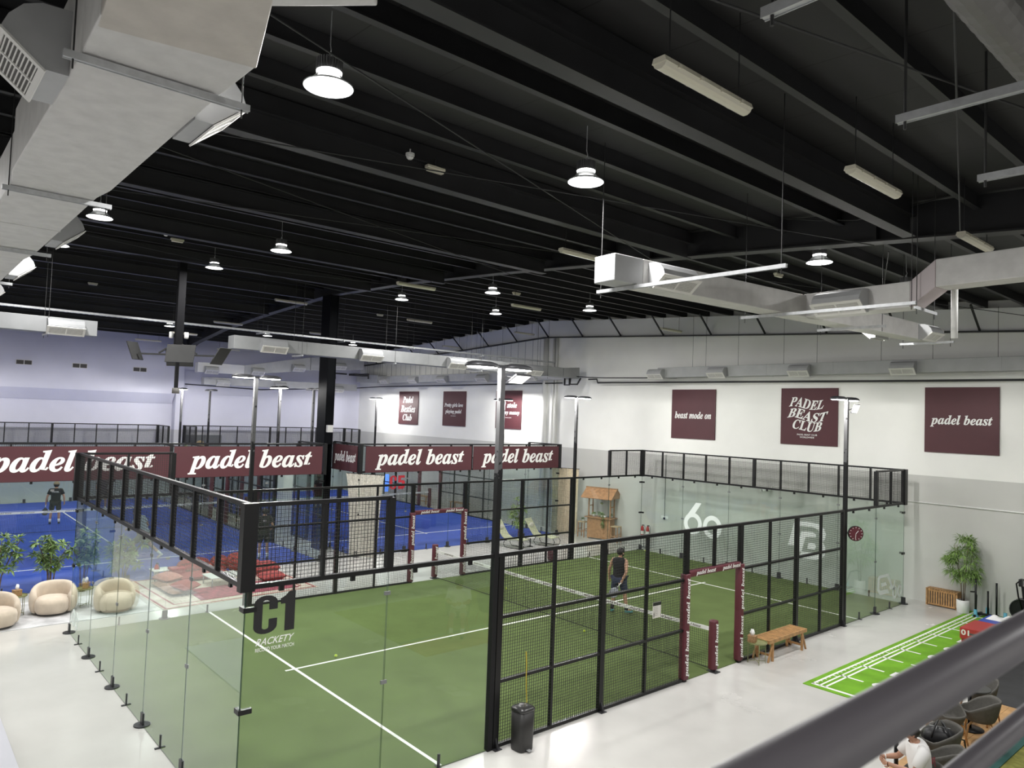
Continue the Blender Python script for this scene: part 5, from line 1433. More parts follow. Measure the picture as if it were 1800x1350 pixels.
def extinguisher(lab, loc, stand=False):
    t = thing('fire_extinguisher', lab, 'fire extinguisher', loc)
    z = 0.42 if stand else 0.0
    MB().lathe([(0.06,z),(0.065,z+0.02),(0.065,z+0.36),(0.045,z+0.43),(0.02,z+0.46)],(0,0,0),20).build('bottle', mat('extinguisher_red',(0.45,0.012,0.015),0.3), t, smooth=True)
    MB().tube([(0.0,0,z+0.46),(0.05,0.03,z+0.50),(0.10,0.05,z+0.40),(0.10,0.05,z+0.15)],0.010,8).build('hose', LEATHER, t, smooth=True)
    MB().box(-0.015,0.06,-0.015,0.015,z+0.46,z+0.50).build('valve', BLACK, t)
    MB().lathe([(0.0655,z+0.12),(0.0655,z+0.25)],(0,0,0),20,closed_top=False,closed_bot=False).build('label_band', WHITE_INK, t, smooth=True)
    if stand:
        b = MB()
        for sx in (-1,1): b.cyl((sx*0.07,0.03,0),(sx*0.07,0.03,z+0.3),0.008,n=8)
        b.box(-0.09,0.09,-0.07,0.07,z-0.012,z).box(-0.12,0.12,-0.1,0.1,0,0.01); b.build('stand', CASTIRON, t)
    return t
extinguisher('red fire extinguisher standing on the blue court edge seen through glass', (-14.3,2.95,0.0))
extinguisher('left one of the two stand mounted fire extinguishers by the wooden bar', (-10.35,20.55,0.0), True)
extinguisher('right one of the two stand mounted fire extinguishers by the wooden bar', (-10.12,20.6,0.0), True)
# --- wooden tiki bar with stools and plants
t = thing('tiki_bar', 'small wooden bar with a tiled gable roof against the back wall', 'bar counter', (-12.55, 20.45, 0), math.radians(14))
b = MB()
for k in range(16):
    x = -0.52+1.04*k/15; b.box(x-0.033,x+0.033,-0.22,-0.20,0.06,0.92)
b.build('front_panel', TEAK, t)
b = MB().box(-0.55,-0.53,-0.2,0.2,0.06,0.92).box(0.53,0.55,-0.2,0.2,0.06,0.92); b.build('side_panel', TEAK, t)
MB().box(-0.66,0.66,-0.32,0.28,0.92,0.96).build('counter_top', TEAK, t, bevel=0.008)
for x in (-0.52,0.52):
    for y in (-0.16,0.2): MB().box(x-0.025,x+0.025,y-0.025,y+0.025,0,1.85).build('post', TEAK, t)
    MB().box(x-0.02,x+0.02,-0.16,0.2,1.40,1.44).build('rail', TEAK, t)
mb_ = MB()
for s in (-1,1):
    for k in range(24):
        x = -0.75+1.5*(k+0.5)/24
        mb_.bar((x, s*0.52, 1.78), (x, 0.0, 2.20), 0.058, 0.03)
mb_.build('roof', mat('roof_reed',(0.46,0.22,0.10),0.7,var=0.25,scale=8), t)
b = MB().bar((-0.77,0,2.215),(0.77,0,2.215),0.08,0.04)
for x in (-0.72,0.72): b.add([(x-0.01,-0.46,1.80),(x-0.01,0.46,1.80),(x-0.01,0,2.18),(x+0.01,-0.46,1.80),(x+0.01,0.46,1.80),(x+0.01,0,2.18)],[(0,2,1),(3,4,5),(0,1,4,3),(1,2,5,4),(2,0,3,5)])
b.build('ridge', TEAK, t)
def stool(lab, loc):
    t = thing('bar_stool', lab, 'stool', loc, 0.2)
    MB().box(-0.18,0.18,-0.18,0.18,0.64,0.68).build('seat', mat('stool_seat',(0.48,0.36,0.22),0.7), t, bevel=0.01)
    for sx in (-1,1):
        for sy in (-1,1): MB().bar((sx*0.16,sy*0.16,0),(sx*0.15,sy*0.15,0.64),0.035,0.035).build('leg', TEAK, t)
    for s in (-1,1):
        MB().bar((-0.155,s*0.155,0.25),(0.155,s*0.155,0.25),0.02,0.03).bar((s*0.155,-0.155,0.35),(s*0.155,0.155,0.35),0.02,0.03).build('stretcher', TEAK, t)
    return t
stool('wooden bar stool at the left end of the wooden bar', (-13.42, 20.25, 0)); stool('wooden bar stool at the right end of the wooden bar', (-11.68, 20.45, 0))
rnd = random.Random(8)
def pot_plant(lab, loc, n_, L, W, m, potm=POT, trail=False, r=0.06):
    t = thing('potted_plant', lab, 'plant', loc)
    MB().lathe([(r*0.7,0),(r,0.09),(r*0.85,0.09),(r*0.7,0.07)],(0,0,0),18).build('pot', potm, t, smooth=True)
    b = MB()
    for k in range(n_):
        th = rnd.uniform(0,2*PI)
        if trail:
            x = rnd.uniform(-0.07,0.07); z = 0.1-rnd.uniform(0,0.5); leaf(b,(x,-0.10-rnd.uniform(0,0.04),z),(math.cos(th),math.sin(th),-0.3),L,W,0.6)
        else: leaf(b,(0.02*math.cos(th),0.02*math.sin(th),0.08+rnd.uniform(0,0.08)),(math.cos(th),math.sin(th),rnd.uniform(0.2,1.6)),L*rnd.uniform(0.7,1.1),W,1.0)
    b.build('foliage', m, t)
pot_plant('small green pot plant at the left of the bar counter top', (-12.85,20.30,0.962), 40, 0.16, 0.05, LEAF2)
pot_plant('taller green pot plant in the middle of the bar counter', (-12.62,20.42,0.962), 40, 0.24, 0.06, LEAF)
pot_plant('white potted plant beside the middle one on the bar counter', (-12.45,20.38,0.962), 40, 0.2, 0.06, LEAF3)
pot_plant('small leafy plant at the right of the bar counter top', (-12.12,20.62,0.962), 40, 0.16, 0.05, LEAF)
pot_plant('trailing plant hanging over the bar counter front edge', (-12.23,20.33,0.962), 90, 0.09, 0.04, LEAF, trail=True)
pot_plant('trailing plant hanging down at the left bar stool', (-13.40,20.22,0.682), 60, 0.10, 0.04, LEAF, trail=False)
t = thing('hanging_planter', 'little planter hung under the bar roof', 'plant', (-12.5,20.42,1.50))
MB().lathe([(0.02,0),(0.07,0.04),(0.075,0.08)],(0,0,0),16).build('pot', OLIVE, t, smooth=True); MB().cyl((0,0,0.08),(0,0,0.55),0.005,n=6).build('cord', BARK, t)
b = MB()
for k in range(25):
    th = rnd.uniform(0,2*PI); leaf(b,(0,0,0.09),(math.cos(th),math.sin(th),0.5),0.1,0.03,1.4)
b.build('foliage', LEAF2, t)
# --- deck chairs with plant, curtains, oddments
def make_lounger():
    r = thing('rocking_lounger', 'pale green curved lounger nearer to the foremost pole', 'lounge chair', (0,0,0))
    prof = [(-0.62,0.98),(-0.50,0.80),(-0.36,0.58),(-0.24,0.42),(-0.08,0.32),(0.10,0.31),(0.28,0.36),(0.44,0.36),(0.62,0.31),(0.72,0.34)]
    up_ = [(a,b+0.028) for a,b in prof]
    b = MB(); n_ = len(prof)
    for s in (-0.27,0.27): pass
    vs = [(a,-0.28,z) for a,z in prof]+[(a,0.28,z) for a,z in prof]+[(a,-0.28,z) for a,z in up_]+[(a,0.28,z) for a,z in up_]
    fs = []
    for i in range(n_-1):
        fs += [(i,i+1,n_+i+1,n_+i),(2*n_+i+1,2*n_+i,3*n_+i,3*n_+i+1),(i+1,i,2*n_+i,2*n_+i+1),(n_+i,n_+i+1,3*n_+i+1,3*n_+i)]
    fs += [(0,n_,3*n_,2*n_),(n_-1,3*n_-1,4*n_-1,2*n_-1)]
    b.add(vs,fs).build('sling_seat', mat('pale_green_sling',(0.50,0.53,0.36),0.7), r, smooth=False)
    for s in (-1,1):
        MB().tube([(-0.10,s*0.26,0.31),(-0.18,s*0.27,0.16),(-0.10,s*0.27,0.03),(0.2,s*0.27,0.012),(0.5,s*0.27,0.012),(0.72,s*0.27,0.05),(0.76,s*0.27,0.2),(0.68,s*0.26,0.32)],0.012,8).build('runner', BLACK, r, smooth=True)
    MB().ball((-0.44,0,0.74),0.12,(0.5,1.7,0.9)).build('headrest', mat('pale_cushion',(0.58,0.58,0.50),0.9), r, smooth=True)
    return r
lg = make_lounger(); lg.location = (-13.1, 15.75, 0); lg.rotation_euler = (0,0,math.radians(20))
dup(lg, (-12.95, 17.25, 0), math.radians(20), 'pale green curved lounger nearer to the wooden bar')
cl = [((rnd.uniform(-0.3,0.3), rnd.uniform(-0.3,0.3), rnd.uniform(0.5,1.5)), 0.25) for k in range(16)] + [((-0.1,-0.05,1.75),0.15)]
bushy('tall_plant', 'light green airy plant standing between the two loungers', (-13.95,16.9,0), [[(0,0,0),(0.05,0.0,0.6),(-0.05,0.05,1.2),(-0.1,-0.05,1.7)],[(0,0,0),(-0.08,0.05,0.7),(0.12,0.1,1.3)]], cl, 36, 0.16, 0.05, LEAF3, rnd, 0.014)
t = thing('side_table', 'little white side table between the loungers', 'side table', (-12.75,16.5,0))
MB().cyl((0,0,0.36),(0,0,0.38),0.17,n=24).build('table_top', WHITE, t); MB().cyl((0,0,0),(0,0,0.36),0.02,n=10).build('stem', BLACK, t); MB().cyl((0,0,0),(0,0,0.015),0.12,n=20).build('base', BLACK, t)
def curtain(lab, loc, w, h, m, d=(0,1,0), gather=0.0):
    n_, k_ = 60, 10; vs = []
    D = Vector(d).normalized(); N = Vector((-D.y, D.x, 0))
    for j in range(k_+1):
        f = j/k_; ww = w*(1 - gather*math.sin(PI*0.5*(1-f)) if False else 1 - gather*(1-f)**0.6)
        for i in range(n_+1):
            u = (i/n_-0.5)*ww; p = D*u + N*(0.05*math.sin(i*1.9+0.4*j)+0.02*math.sin(i*0.7)); vs.append((p.x, p.y, h*f))
    fs = [(j*(n_+1)+i, j*(n_+1)+i+1, (j+1)*(n_+1)+i+1, (j+1)*(n_+1)+i) for j in range(k_) for i in range(n_)]
    t = thing('string_curtain', lab, 'curtain', loc)
    MB().add(vs, fs).build('cloth', m, t, smooth=True)
    a = D*(w/2); MB().cyl((-a.x,-a.y,h),(a.x,a.y,h),0.015,n=8).build('curtain_rod', BLACK, t)
STR = mat('string_cloth', (0.66,0.64,0.57), 0.95, var=0.22, scale=14); STR2 = mat('cream_cloth', (0.62,0.54,0.40), 0.95, var=0.15, scale=10)
curtain('white string curtain hanging on the court corner beside the column', (-14.18,9.72,0.02), 1.55, 2.92, STR, (0.85,0.5,0), 0.30)
curtain('cream string curtain hanging at the court corner next to the wooden bar', (-14.55,20.2,0.02), 1.3, 2.9, STR2, (0.9,0.45,0), 0.08)
t = thing('gym_bag', 'maroon bag standing by the far court fence', 'bag', (-10.3,15.35,0)); MB().lathe([(0.13,0),(0.16,0.05),(0.16,0.30),(0.11,0.40)],(0,0,0),20,1.0,1.0,power=3.2).build('body', MAROON, t, smooth=True); MB().tube([(0,-0.08,0.38),(0,-0.05,0.48),(0,0.05,0.48),(0,0.08,0.38)],0.012,8).build('handle', LEATHER, t)
t = thing('socket_plate', 'white double socket plate with a cable on the grey back wall', 'socket', (-9.5,YB-0.012,1.25)); MB().box(-0.17,-0.01,0,0.012,0,0.11).box(0.01,0.17,0,0.012,0,0.11).build('plate', WHITE, t, bevel=0.004)
MB().cyl((0.0,-0.01,0.1),(0.0,-0.01,2.6),0.008,n=6).box(-0.03,0.03,-0.05,0,-0.03,0.05).build('cable', BLACK, t)
t = thing('security_camera', 'white bullet camera on the grey back wall', 'camera', (-4.85,YB-0.02,2.9)); MB().cyl((0,-0.02,0),(-0.22,-0.2,-0.05),0.045,n=14).build('body', WHITE, t, smooth=True); MB().cyl((-0.22,-0.2,-0.05),(-0.235,-0.212,-0.053),0.04,n=14).build('lens', BLACK, t); MB().tube([(0,0,0.02),(0.05,-0.01,0.12),(0.1,0.0,0.13),(3.5,0.0,0.10)],0.012,6).build('conduit', WHITE, t)
# --- back stretch behind the far blue court
def wbench(lab, loc, rz):
    t = thing('wooden_bench', lab, 'bench', loc, rz)
    MB().box(-0.7,0.7,-0.18,0.18,0.42,0.46).build('seat', WOOD, t)
    for sx in (-1,1):
        for sy in (-1,1): MB().bar((sx*0.62,sy*0.15,0),(sx*0.62,sy*0.15,0.42),0.05,0.05).build('leg', WOOD, t)
    MB().bar((-0.62,0,0.15),(0.62,0,0.15),0.03,0.04).build('stretcher', WOOD, t)
wbench('wooden bench beyond the far blue court left of the net post', (-26.2,20.35,0), 0); wbench('wooden bench beyond the far blue court right of the net post', (-22.6,20.35,0), 0)
t = thing('blue_tube_lamp', 'glowing blue upright light at the far end of the blue court', 'lamp', (-30.0,20.3,0)); MB().cyl((0,0,0.3),(0,0,1.35),0.12,n=14).build('tube', mat('blue_glow',(0.1,0.2,0.9),0.4,emit=(0.12,0.3,1.0),estr=1.6), t, smooth=True); MB().cyl((0,0,0),(0,0,0.3),0.14,n=14).build('base', WHITE, t)
# wall of bold coloured stickers behind the far court corner
t = thing('notice_board', 'grey board with coloured signs behind the gap between the blue courts', 'sign board', (-34.9,9.75,1.15)); MB().box(0,0.05,0,2.1,0,2.3).build('board', mat('board_grey',(0.17,0.18,0.18),0.7), t)
b = MB().prism(arc(0.9,1.75,0.24,0.24,0,360,24)[:-1], lambda a,c,d:(d,a,c), 0.05,0.056); b.build('sticker', mat('sticker_tan',(0.5,0.38,0.2),0.6), t)
MB().prism(arc(1.35,1.25,0.18,0.18,0,360,20)[:-1], lambda a,c,d:(d,a,c), 0.05,0.058).build('sticker', mat('sticker_red',(0.55,0.02,0.05),0.6), t)
MB().box(0.05,0.056,0.85,1.2,1.05,1.4).build('sticker', mat('sticker_blue',(0.06,0.07,0.4),0.6), t)
MB().box(0.05,0.056,0.25,0.55,1.1,1.45).build('sticker', mat('sticker_orange',(0.65,0.22,0.03),0.6), t)
MB().box(0.05,0.056,0.05,0.2,0.4,1.8).build('sticker', mat('sticker_lime',(0.42,0.46,0.05),0.6), t)
MB().box(0.05,0.056,0.8,1.35,0.35,0.6).build('sticker', mat('sticker_rust',(0.45,0.10,0.03),0.6), t)
struct(MB().box(-7.5, 8.0, -8.0, -1.73, 0.0, 0.03).build('floor_pale', mat('pale_floor', (0.55,0.55,0.60), 0.35)))
# ================================================================== people
def skin_mesh(name, verts, edges, radii, m, parent, levels=2, mats=None, classify=None):
    """one continuous limb-and-trunk surface grown round a skeleton"""
    me = bpy.data.meshes.new('skeleton')
    me.from_pydata([tuple(v) for v in verts], edges, [])
    ob = bpy.data.objects.new('skeleton', me); COL.objects.link(ob)
    md = ob.modifiers.new('skin', 'SKIN'); md.use_smooth_shade = True; md.branch_smoothing = 0.6
    sv = me.skin_vertices[0].data
    for i, r in enumerate(radii):
        sv[i].radius = r if isinstance(r, tuple) else (r, r)
        sv[i].use_root = (i == 0)
    s2 = ob.modifiers.new('sub', 'SUBSURF'); s2.levels = levels; s2.render_levels = levels
    dg = bpy.context.evaluated_depsgraph_get()
    out = bpy.data.meshes.new_from_object(ob.evaluated_get(dg))
    bpy.data.objects.remove(ob); bpy.data.meshes.remove(me)
    out.name = name
    out.materials.clear()
    for q in (mats or [m]): out.materials.append(q)
    out.polygons.foreach_set('use_smooth', [True]*len(out.polygons))
    if classify:
        for p in out.polygons: p.material_index = classify(p.center)
    o2 = bpy.data.objects.new(name, out); COL.objects.link(o2)
    o2.parent = parent
    return o2

def person(label, loc, rz, J, shirt, shorts, shoe, skin, sleeve=0.0, hair=HAIR, cap=None, fingers=True, shorts_len=0.85, lettering=None, grip=0.75, beard=False, sock=SOCK):
    """J: joints of the pose in local space; +y is where the figure faces"""
    r = thing('person', label, 'person', loc, rz)
    V = {k: Vector(v) for k, v in J.items()}
    vs, es, rs, idx = [], [], [], {}
    def add(k, p, rad, prev=None):
        idx[k] = len(vs); vs.append(Vector(p)); rs.append(rad)
        if prev is not None: es.append((idx[prev], idx[k]))
    pel, che, nek, hed = V['pelvis'], V['chest'], V['neck'], V['head']
    add('pelvis', pel, (0.160, 0.125)); add('waist', pel.lerp(che, 0.45), (0.150, 0.110), 'pelvis'); add('chest', che, (0.180, 0.125), 'waist')
    add('collar', che.lerp(nek, 0.72), (0.085, 0.075), 'chest'); add('neck', nek, 0.054, 'collar')
    fw = V.get('face', Vector((0,1,0))).normalized(); upv = (hed-nek).normalized()
    add('jaw', nek.lerp(hed, 0.55)+fw*0.022, (0.072,0.078), 'neck'); add('brow', hed+fw*0.012, (0.084,0.094), 'jaw'); add('crown', hed+upv*0.075, (0.066,0.072), 'brow')
    add('nose', nek.lerp(hed, 0.82)+fw*0.118, 0.012, 'jaw') if False else None
    for s in ('l', 'r'):
        sh, el, wr = V['sh_'+s], V['el_'+s], V['wr_'+s]
        add('sh_'+s, sh, 0.068, 'collar'); add('ua_'+s, sh.lerp(el, 0.5), 0.05, 'sh_'+s); add('el_'+s, el, 0.040, 'ua_'+s); add('fa_'+s, el.lerp(wr, 0.4), 0.040, 'el_'+s); add('wr_'+s, wr, 0.027, 'fa_'+s)
        d = V.get('hd_'+s, (wr-el)).normalized()
        add('palm_'+s, wr+d*0.055, (0.033, 0.022), 'wr_'+s)
        hp, kn, an = V['hip_'+s], V['kn_'+s], V['an_'+s]
        add('hip_'+s, hp, 0.092, 'pelvis'); add('th_'+s, hp.lerp(kn, 0.5), 0.077, 'hip_'+s); add('kn_'+s, kn, 0.055, 'th_'+s)
        add('ca_'+s, kn.lerp(an, 0.35), 0.054, 'kn_'+s); add('an_'+s, an, 0.036, 'ca_'+s)
        td = V.get('toe_'+s, Vector((0,1,0))).normalized()
        add('toe_'+s, an+td*0.14-Vector((0,0,an.z*0.55 if an.z < 0.2 else 0.05)), 0.034, 'an_'+s)
    body = skin_mesh('body', vs, es, rs, skin, r)
    # face: nose, ears, eyes, mouth
    side = fw.cross(upv).normalized()
    b = MB(); fc = nek.lerp(hed, 0.78)
    b.ball(tuple(fc+fw*0.108), 0.016, (0.8,1.0,1.3), 10, 6)
    for q in (-1,1): b.ball(tuple(fc+side*(q*0.088)+fw*0.005+upv*0.005), 0.024, (0.5,0.8,1.2), 10, 6)
    b.build('nose_and_ears', skin, r, smooth=True)
    b = MB()
    for q in (-1,1): b.ball(tuple(fc+side*(q*0.032)+fw*0.094+upv*0.03), 0.010, (1.2,0.8,0.7), 8, 5)
    b.build('eyes', EYE, r, smooth=True)
    MB().ball(tuple(fc+fw*0.092-upv*0.045), 0.016, (1.5,0.5,0.4), 8, 5).build('mouth', mat('lips',(0.32,0.11,0.09),0.5), r, smooth=True)
    # hair: a shell over the back and top of the skull
    b = MB(); hv = []; n_, m_ = 22, 11
    for i in range(m_+1):
        ph = PI*0.80*i/m_
        for k in range(n_):
            th = 2*PI*k/n_; fwd = math.cos(th)
            lim = 1.0 - 0.42*max(0, fwd)**0.7
            p = ph*lim
            d = upv*math.cos(p) + (fw*fwd+side*math.sin(th))*math.sin(p)
            hv.append(hed - fw*0.004 + upv*0.008 + d*(0.105 + 0.004*math.sin(9*th+5*i)))
    b.add(hv, [(i*n_+k, i*n_+(k+1)%n_, (i+1)*n_+(k+1)%n_, (i+1)*n_+k) for i in range(m_) for k in range(n_)])
    b.build('hair', hair, r, smooth=True)
    if beard: MB().ball(tuple(fc+fw*0.055-upv*0.055), 0.06, (1.15,0.9,0.75), 14, 8).build('beard', hair, r, smooth=True)
    if cap:
        b = MB(); hv = []
        for i in range(7):
            p = PI*0.48*i/6
            for k in range(n_):
                th = 2*PI*k/n_; hv.append(hed+upv*0.03+(upv*math.cos(p)+(fw*math.cos(th)+side*math.sin(th))*math.sin(p))*0.118)
        b.add(hv, [(i*n_+k, i*n_+(k+1)%n_, (i+1)*n_+(k+1)%n_, (i+1)*n_+k) for i in range(6) for k in range(n_)])
        slab(b, hed+fw*0.15+upv*0.035, fw, side, 0.12, 0.15, 0.01); b.build('cap', cap, r, smooth=True)
    # hands: five fingers of different lengths, each with a knuckle bend
    for s in ('l','r'):
        wr = V['wr_'+s]; d = V.get('hd_'+s, (wr-V['el_'+s])).normalized()
        inw = V.get('palm_'+s, Vector((-1 if s == 'r' else 1, 0, 0))); inw = (inw - d*inw.dot(d)).normalized()
        acr = d.cross(inw).normalized()
        fwd_ = acr if acr.y > 0 else -acr
        g = V.get('curl_'+s, Vector((grip,0,0))).x
        hv, he, hr = [wr+d*0.03, wr+d*0.085], [(0,1)], [(0.030,0.020),(0.036,0.017)]
        for q, L in enumerate((0.062,0.072,0.067,0.052)):
            base = wr+d*0.092+fwd_*(0.030-0.020*q)
            a1, a2 = g*0.9, g*1.9
            p1 = base+(d*math.cos(a1)+inw*math.sin(a1))*L*0.55; p2 = p1+(d*math.cos(a2)+inw*math.sin(a2))*L*0.5
            o_ = len(hv); hv += [base, p1, p2]; hr += [0.0105,0.0095,0.008]; he += [(1,o_),(o_,o_+1),(o_+1,o_+2)]
        tb = wr+d*0.045+fwd_*0.034; t1 = tb+(fwd_*0.6+d*0.6+inw*0.4*g).normalized()*0.035; t2 = t1+(d*0.8+inw*0.7*g).normalized()*0.03
        o_ = len(hv); hv += [tb,t1,t2]; hr += [0.013,0.011,0.009]; he += [(0,o_),(o_,o_+1),(o_+1,o_+2)]
        skin_mesh('hand', hv, he, hr, skin, r, levels=1)
    # shirt: rings from hem to collar, wrapped round the torso, with sleeves where it has them
    ac = (V['sh_r']-V['sh_l']).normalized(); smid = (V['sh_r']+V['sh_l'])/2
    def ring(c, hw, hd, up_, n=20):
        dp = up_.cross(ac).normalized(); out = []
        for k in range(n):
            th = 2*PI*k/n; x, y = math.cos(th), math.sin(th)
            out.append(c + ac*(math.copysign(abs(x)**0.85, x)*hw) + dp*(math.copysign(abs(y)**0.85, y)*hd))
        return out
    up1 = (che-pel).normalized(); up2 = (nek-che).normalized(); shw = (V['sh_r']-V['sh_l']).length/2
    seq = [(pel.lerp(che,-0.16), 0.188, 0.138, up1), (pel.lerp(che,0.15), 0.178, 0.130, up1), (pel.lerp(che,0.5), 0.172, 0.126, up1), (che, 0.190, 0.136, up1),
           (che.lerp(smid,0.55), shw+0.022, 0.128, up2), (smid+up2*0.012, shw+0.020, 0.116, up2), (smid+up2*0.052, shw-0.02, 0.104, up2), (smid.lerp(nek,0.55)+up2*0.022, 0.090, 0.090, up2), (nek-up2*0.02, 0.068, 0.070, up2)]
    b = MB(); sv_ = []
    for c_, hw, hd, u_ in seq: sv_ += ring(c_, hw, hd, u_)
    b.add(sv_, [(i*20+k, i*20+(k+1)%20, (i+1)*20+(k+1)%20, (i+1)*20+k) for i in range(len(seq)-1) for k in range(20)])
    if sleeve:
        for s in ('l','r'):
            sh, el = V['sh_'+s], V['el_'+s]
            b.tube([smid.lerp(sh,0.7), sh, sh.lerp(el, sleeve*0.5), sh.lerp(el, sleeve)], [0.078, 0.082, 0.075, 0.074], 16)
    b.build('shirt', shirt, r, smooth=True)
    # shorts
    sv_, se, sr = [], [], []
    def sadd(p, rad, prev=None):
        sv_.append(Vector(p)); sr.append(rad)
        if prev is not None: se.append((prev, len(sv_)-1))
        return len(sv_)-1
    a = sadd(pel+Vector((0,0,0.02)), (0.178,0.14))
    for s in ('l','r'):
        hp, kn = V['hip_'+s], V['kn_'+s]
        q = sadd(hp, 0.120, a); q = sadd(hp.lerp(kn, shorts_len*0.55), 0.112, q); q = sadd(hp.lerp(kn, shorts_len), 0.104, q)
    skin_mesh('shorts', sv_, se, sr, shorts, r)
    # socks and shoes
    for s in ('l','r'):
        an = V['an_'+s]; kn = V['kn_'+s]; td = V.get('toe_'+s, Vector((0,1,0))).normalized()
        sd = (an-kn).normalized()
        MB().tube([an-sd*0.13, an-sd*0.05, an], [0.047,0.043,0.043], 14).build('sock', sock, r, smooth=True)
        ft = Vector((td.x, td.y, td.z)); dn = sd - ft*sd.dot(ft); dn.normalize()
        heel = an - ft*0.055 + dn*0.045; ball_ = an + ft*0.11 + dn*0.05; toe = an + ft*0.185 + dn*0.052
        sh = skin_mesh('shoe', [heel, an+ft*0.02+dn*0.035, ball_, toe], [(0,1),(1,2),(2,3)], [(0.040,0.036),(0.046,0.044),(0.046,0.034),(0.034,0.024)], shoe, r)
    return r, V

def racket(label, p, d, nrm, parent_mat, face):
    """padel racket: handle from p along d, drilled teardrop face with normal nrm"""
    t = thing('padel_racket', label, 'racket', p)
    d, n = Vector(d).normalized(), Vector(nrm).normalized(); n = (n-d*n.dot(d)).normalized(); s = d.cross(n)
    MB().cyl((0,0,0), tuple(d*0.15), 0.017, n=12).build('grip', WHITE_INK, t, smooth=True)
    o = d*0.33
    out = [(0.125*math.sin(2*PI*k/28), -0.14*math.cos(2*PI*k/28)) for k in range(28)]
    b = MB().prism(out, lambda a,c,e: o+s*a+d*c+n*e, -0.018, 0.018); b.build('face', face, t, bevel=0.006)
    b = MB()
    for i in range(-3,4):
        for j in range(-3,4):
            if i*i+j*j < 11:
                c = o+s*(i*0.026)+d*(j*0.028)
                b.cyl(c-n*0.0187, c+n*0.0187, 0.006, n=8)
    b.build('drill_holes', DARKHOLE, t)
    b = MB()
    for q in (-1,1): b.bar(d*0.145, o-d*0.11+s*(q*0.06), 0.03, 0.016, n)
    b.build('throat', parent_mat, t)
    return t

STAND = dict(pelvis=(0,0,0.94), chest=(0,-0.01,1.30), neck=(0,0.015,1.51), head=(0,0.03,1.63), sh_l=(-0.18,-0.01,1.42), sh_r=(0.18,-0.01,1.42),
             el_l=(-0.26,-0.04,1.14), el_r=(0.26,-0.04,1.14), wr_l=(-0.27,0.05,0.89), wr_r=(0.27,0.05,0.89), hip_l=(-0.10,0,0.90), hip_r=(0.10,0,0.90),
             kn_l=(-0.12,0.02,0.49), kn_r=(0.12,0.02,0.49), an_l=(-0.13,-0.02,0.085), an_r=(0.13,-0.02,0.085), face=(0,1,0))
def pose(**k):
    d = dict(STAND); d.update(k); return d
# player on the green court, walking away from the viewer
J = pose(sh_l=(-0.185,0.0,1.41), sh_r=(0.185,-0.02,1.41), el_l=(-0.30,0.02,1.14), wr_l=(-0.33,0.10,0.90), el_r=(0.25,-0.16,1.14), wr_r=(0.13,-0.16,0.90),
         hd_r=(-0.4,-0.25,-0.85), kn_l=(-0.15,0.03,0.49), an_l=(-0.18,-0.03,0.10), kn_r=(0.15,0.05,0.49), an_r=(0.20,0.06,0.10), toe_l=(-0.1,1,0), toe_r=(0.75,0.66,0),
         face=(0.42,0.9,-0.05), curl_l=(0.8,0,0), curl_r=(1.25,0,0), palm_r=(-1,0.3,0))
GROT = math.radians(20)
p1, V1 = person('person in black sleeveless top and navy shorts walking on the green court', (-4.12, 11.82, 0.012), GROT, J, BLACKCLOTH, NAVY, TEALSHOE, SKIN2, beard=True, sock=mat('black_sock',(0.02,0.02,0.02),0.9))
def world_pt(loc, rz, p):
    c, s = math.cos(rz), math.sin(rz); return (loc[0]+c*p[0]-s*p[1], loc[1]+s*p[0]+c*p[1], loc[2]+p[2])
q = world_pt((-4.12,11.82,0.012), GROT, (0.115,-0.185,0.86))
dd = Vector((-0.42,-0.30,-0.75)); dd = Vector((math.cos(GROT)*dd.x-math.sin(GROT)*dd.y, math.sin(GROT)*dd.x+math.cos(GROT)*dd.y, dd.z))
racket('grey and white padel racket held behind the back by the green court player', q, dd, (0.35,-1,0.3), mat('racket_grey',(0.12,0.12,0.13),0.35), mat('racket_face',(0.30,0.32,0.36),0.3,var=0.6,scale=14))
ball(world_pt((-4.12,11.82,0.012), GROT, (-0.33,0.15,0.80)), 'yellow tennis ball held in the left hand of the green court player')
# man in black on the blue court beyond its net
J = pose(el_l=(-0.30,-0.03,1.14), wr_l=(-0.34,0.03,0.90), el_r=(0.30,-0.02,1.14), wr_r=(0.31,0.06,0.90), an_l=(-0.16,-0.02,0.10), an_r=(0.16,-0.02,0.10), kn_l=(-0.14,0.02,0.49), kn_r=(0.14,0.02,0.49), curl_l=(1.2,0,0))
p2, V2 = person('person in black shirt and cap seen from behind on the blue court', (-26.6,2.28,0.012), math.radians(75), J, BLACKCLOTH, BLACKCLOTH, DARKSHOE, SKIN, sleeve=0.62, cap=mat('tan_cap',(0.25,0.20,0.13),0.8))
b = MB().text('PADEL', (-0.13,-0.155,1.33), (1,0,0), (0,0,1), 0.26, 0.06, 's', 0.01); b.build('lettering', WHITE_INK, p2)
q = world_pt((-26.6,2.28,0.012), math.radians(75), (-0.345,0.05,0.84))
racket('black padel racket held low by the person in the cap', q, (0.1,-0.05,-1), (1,0.2,0), BLACK, mat('racket_dark',(0.03,0.03,0.035),0.35))
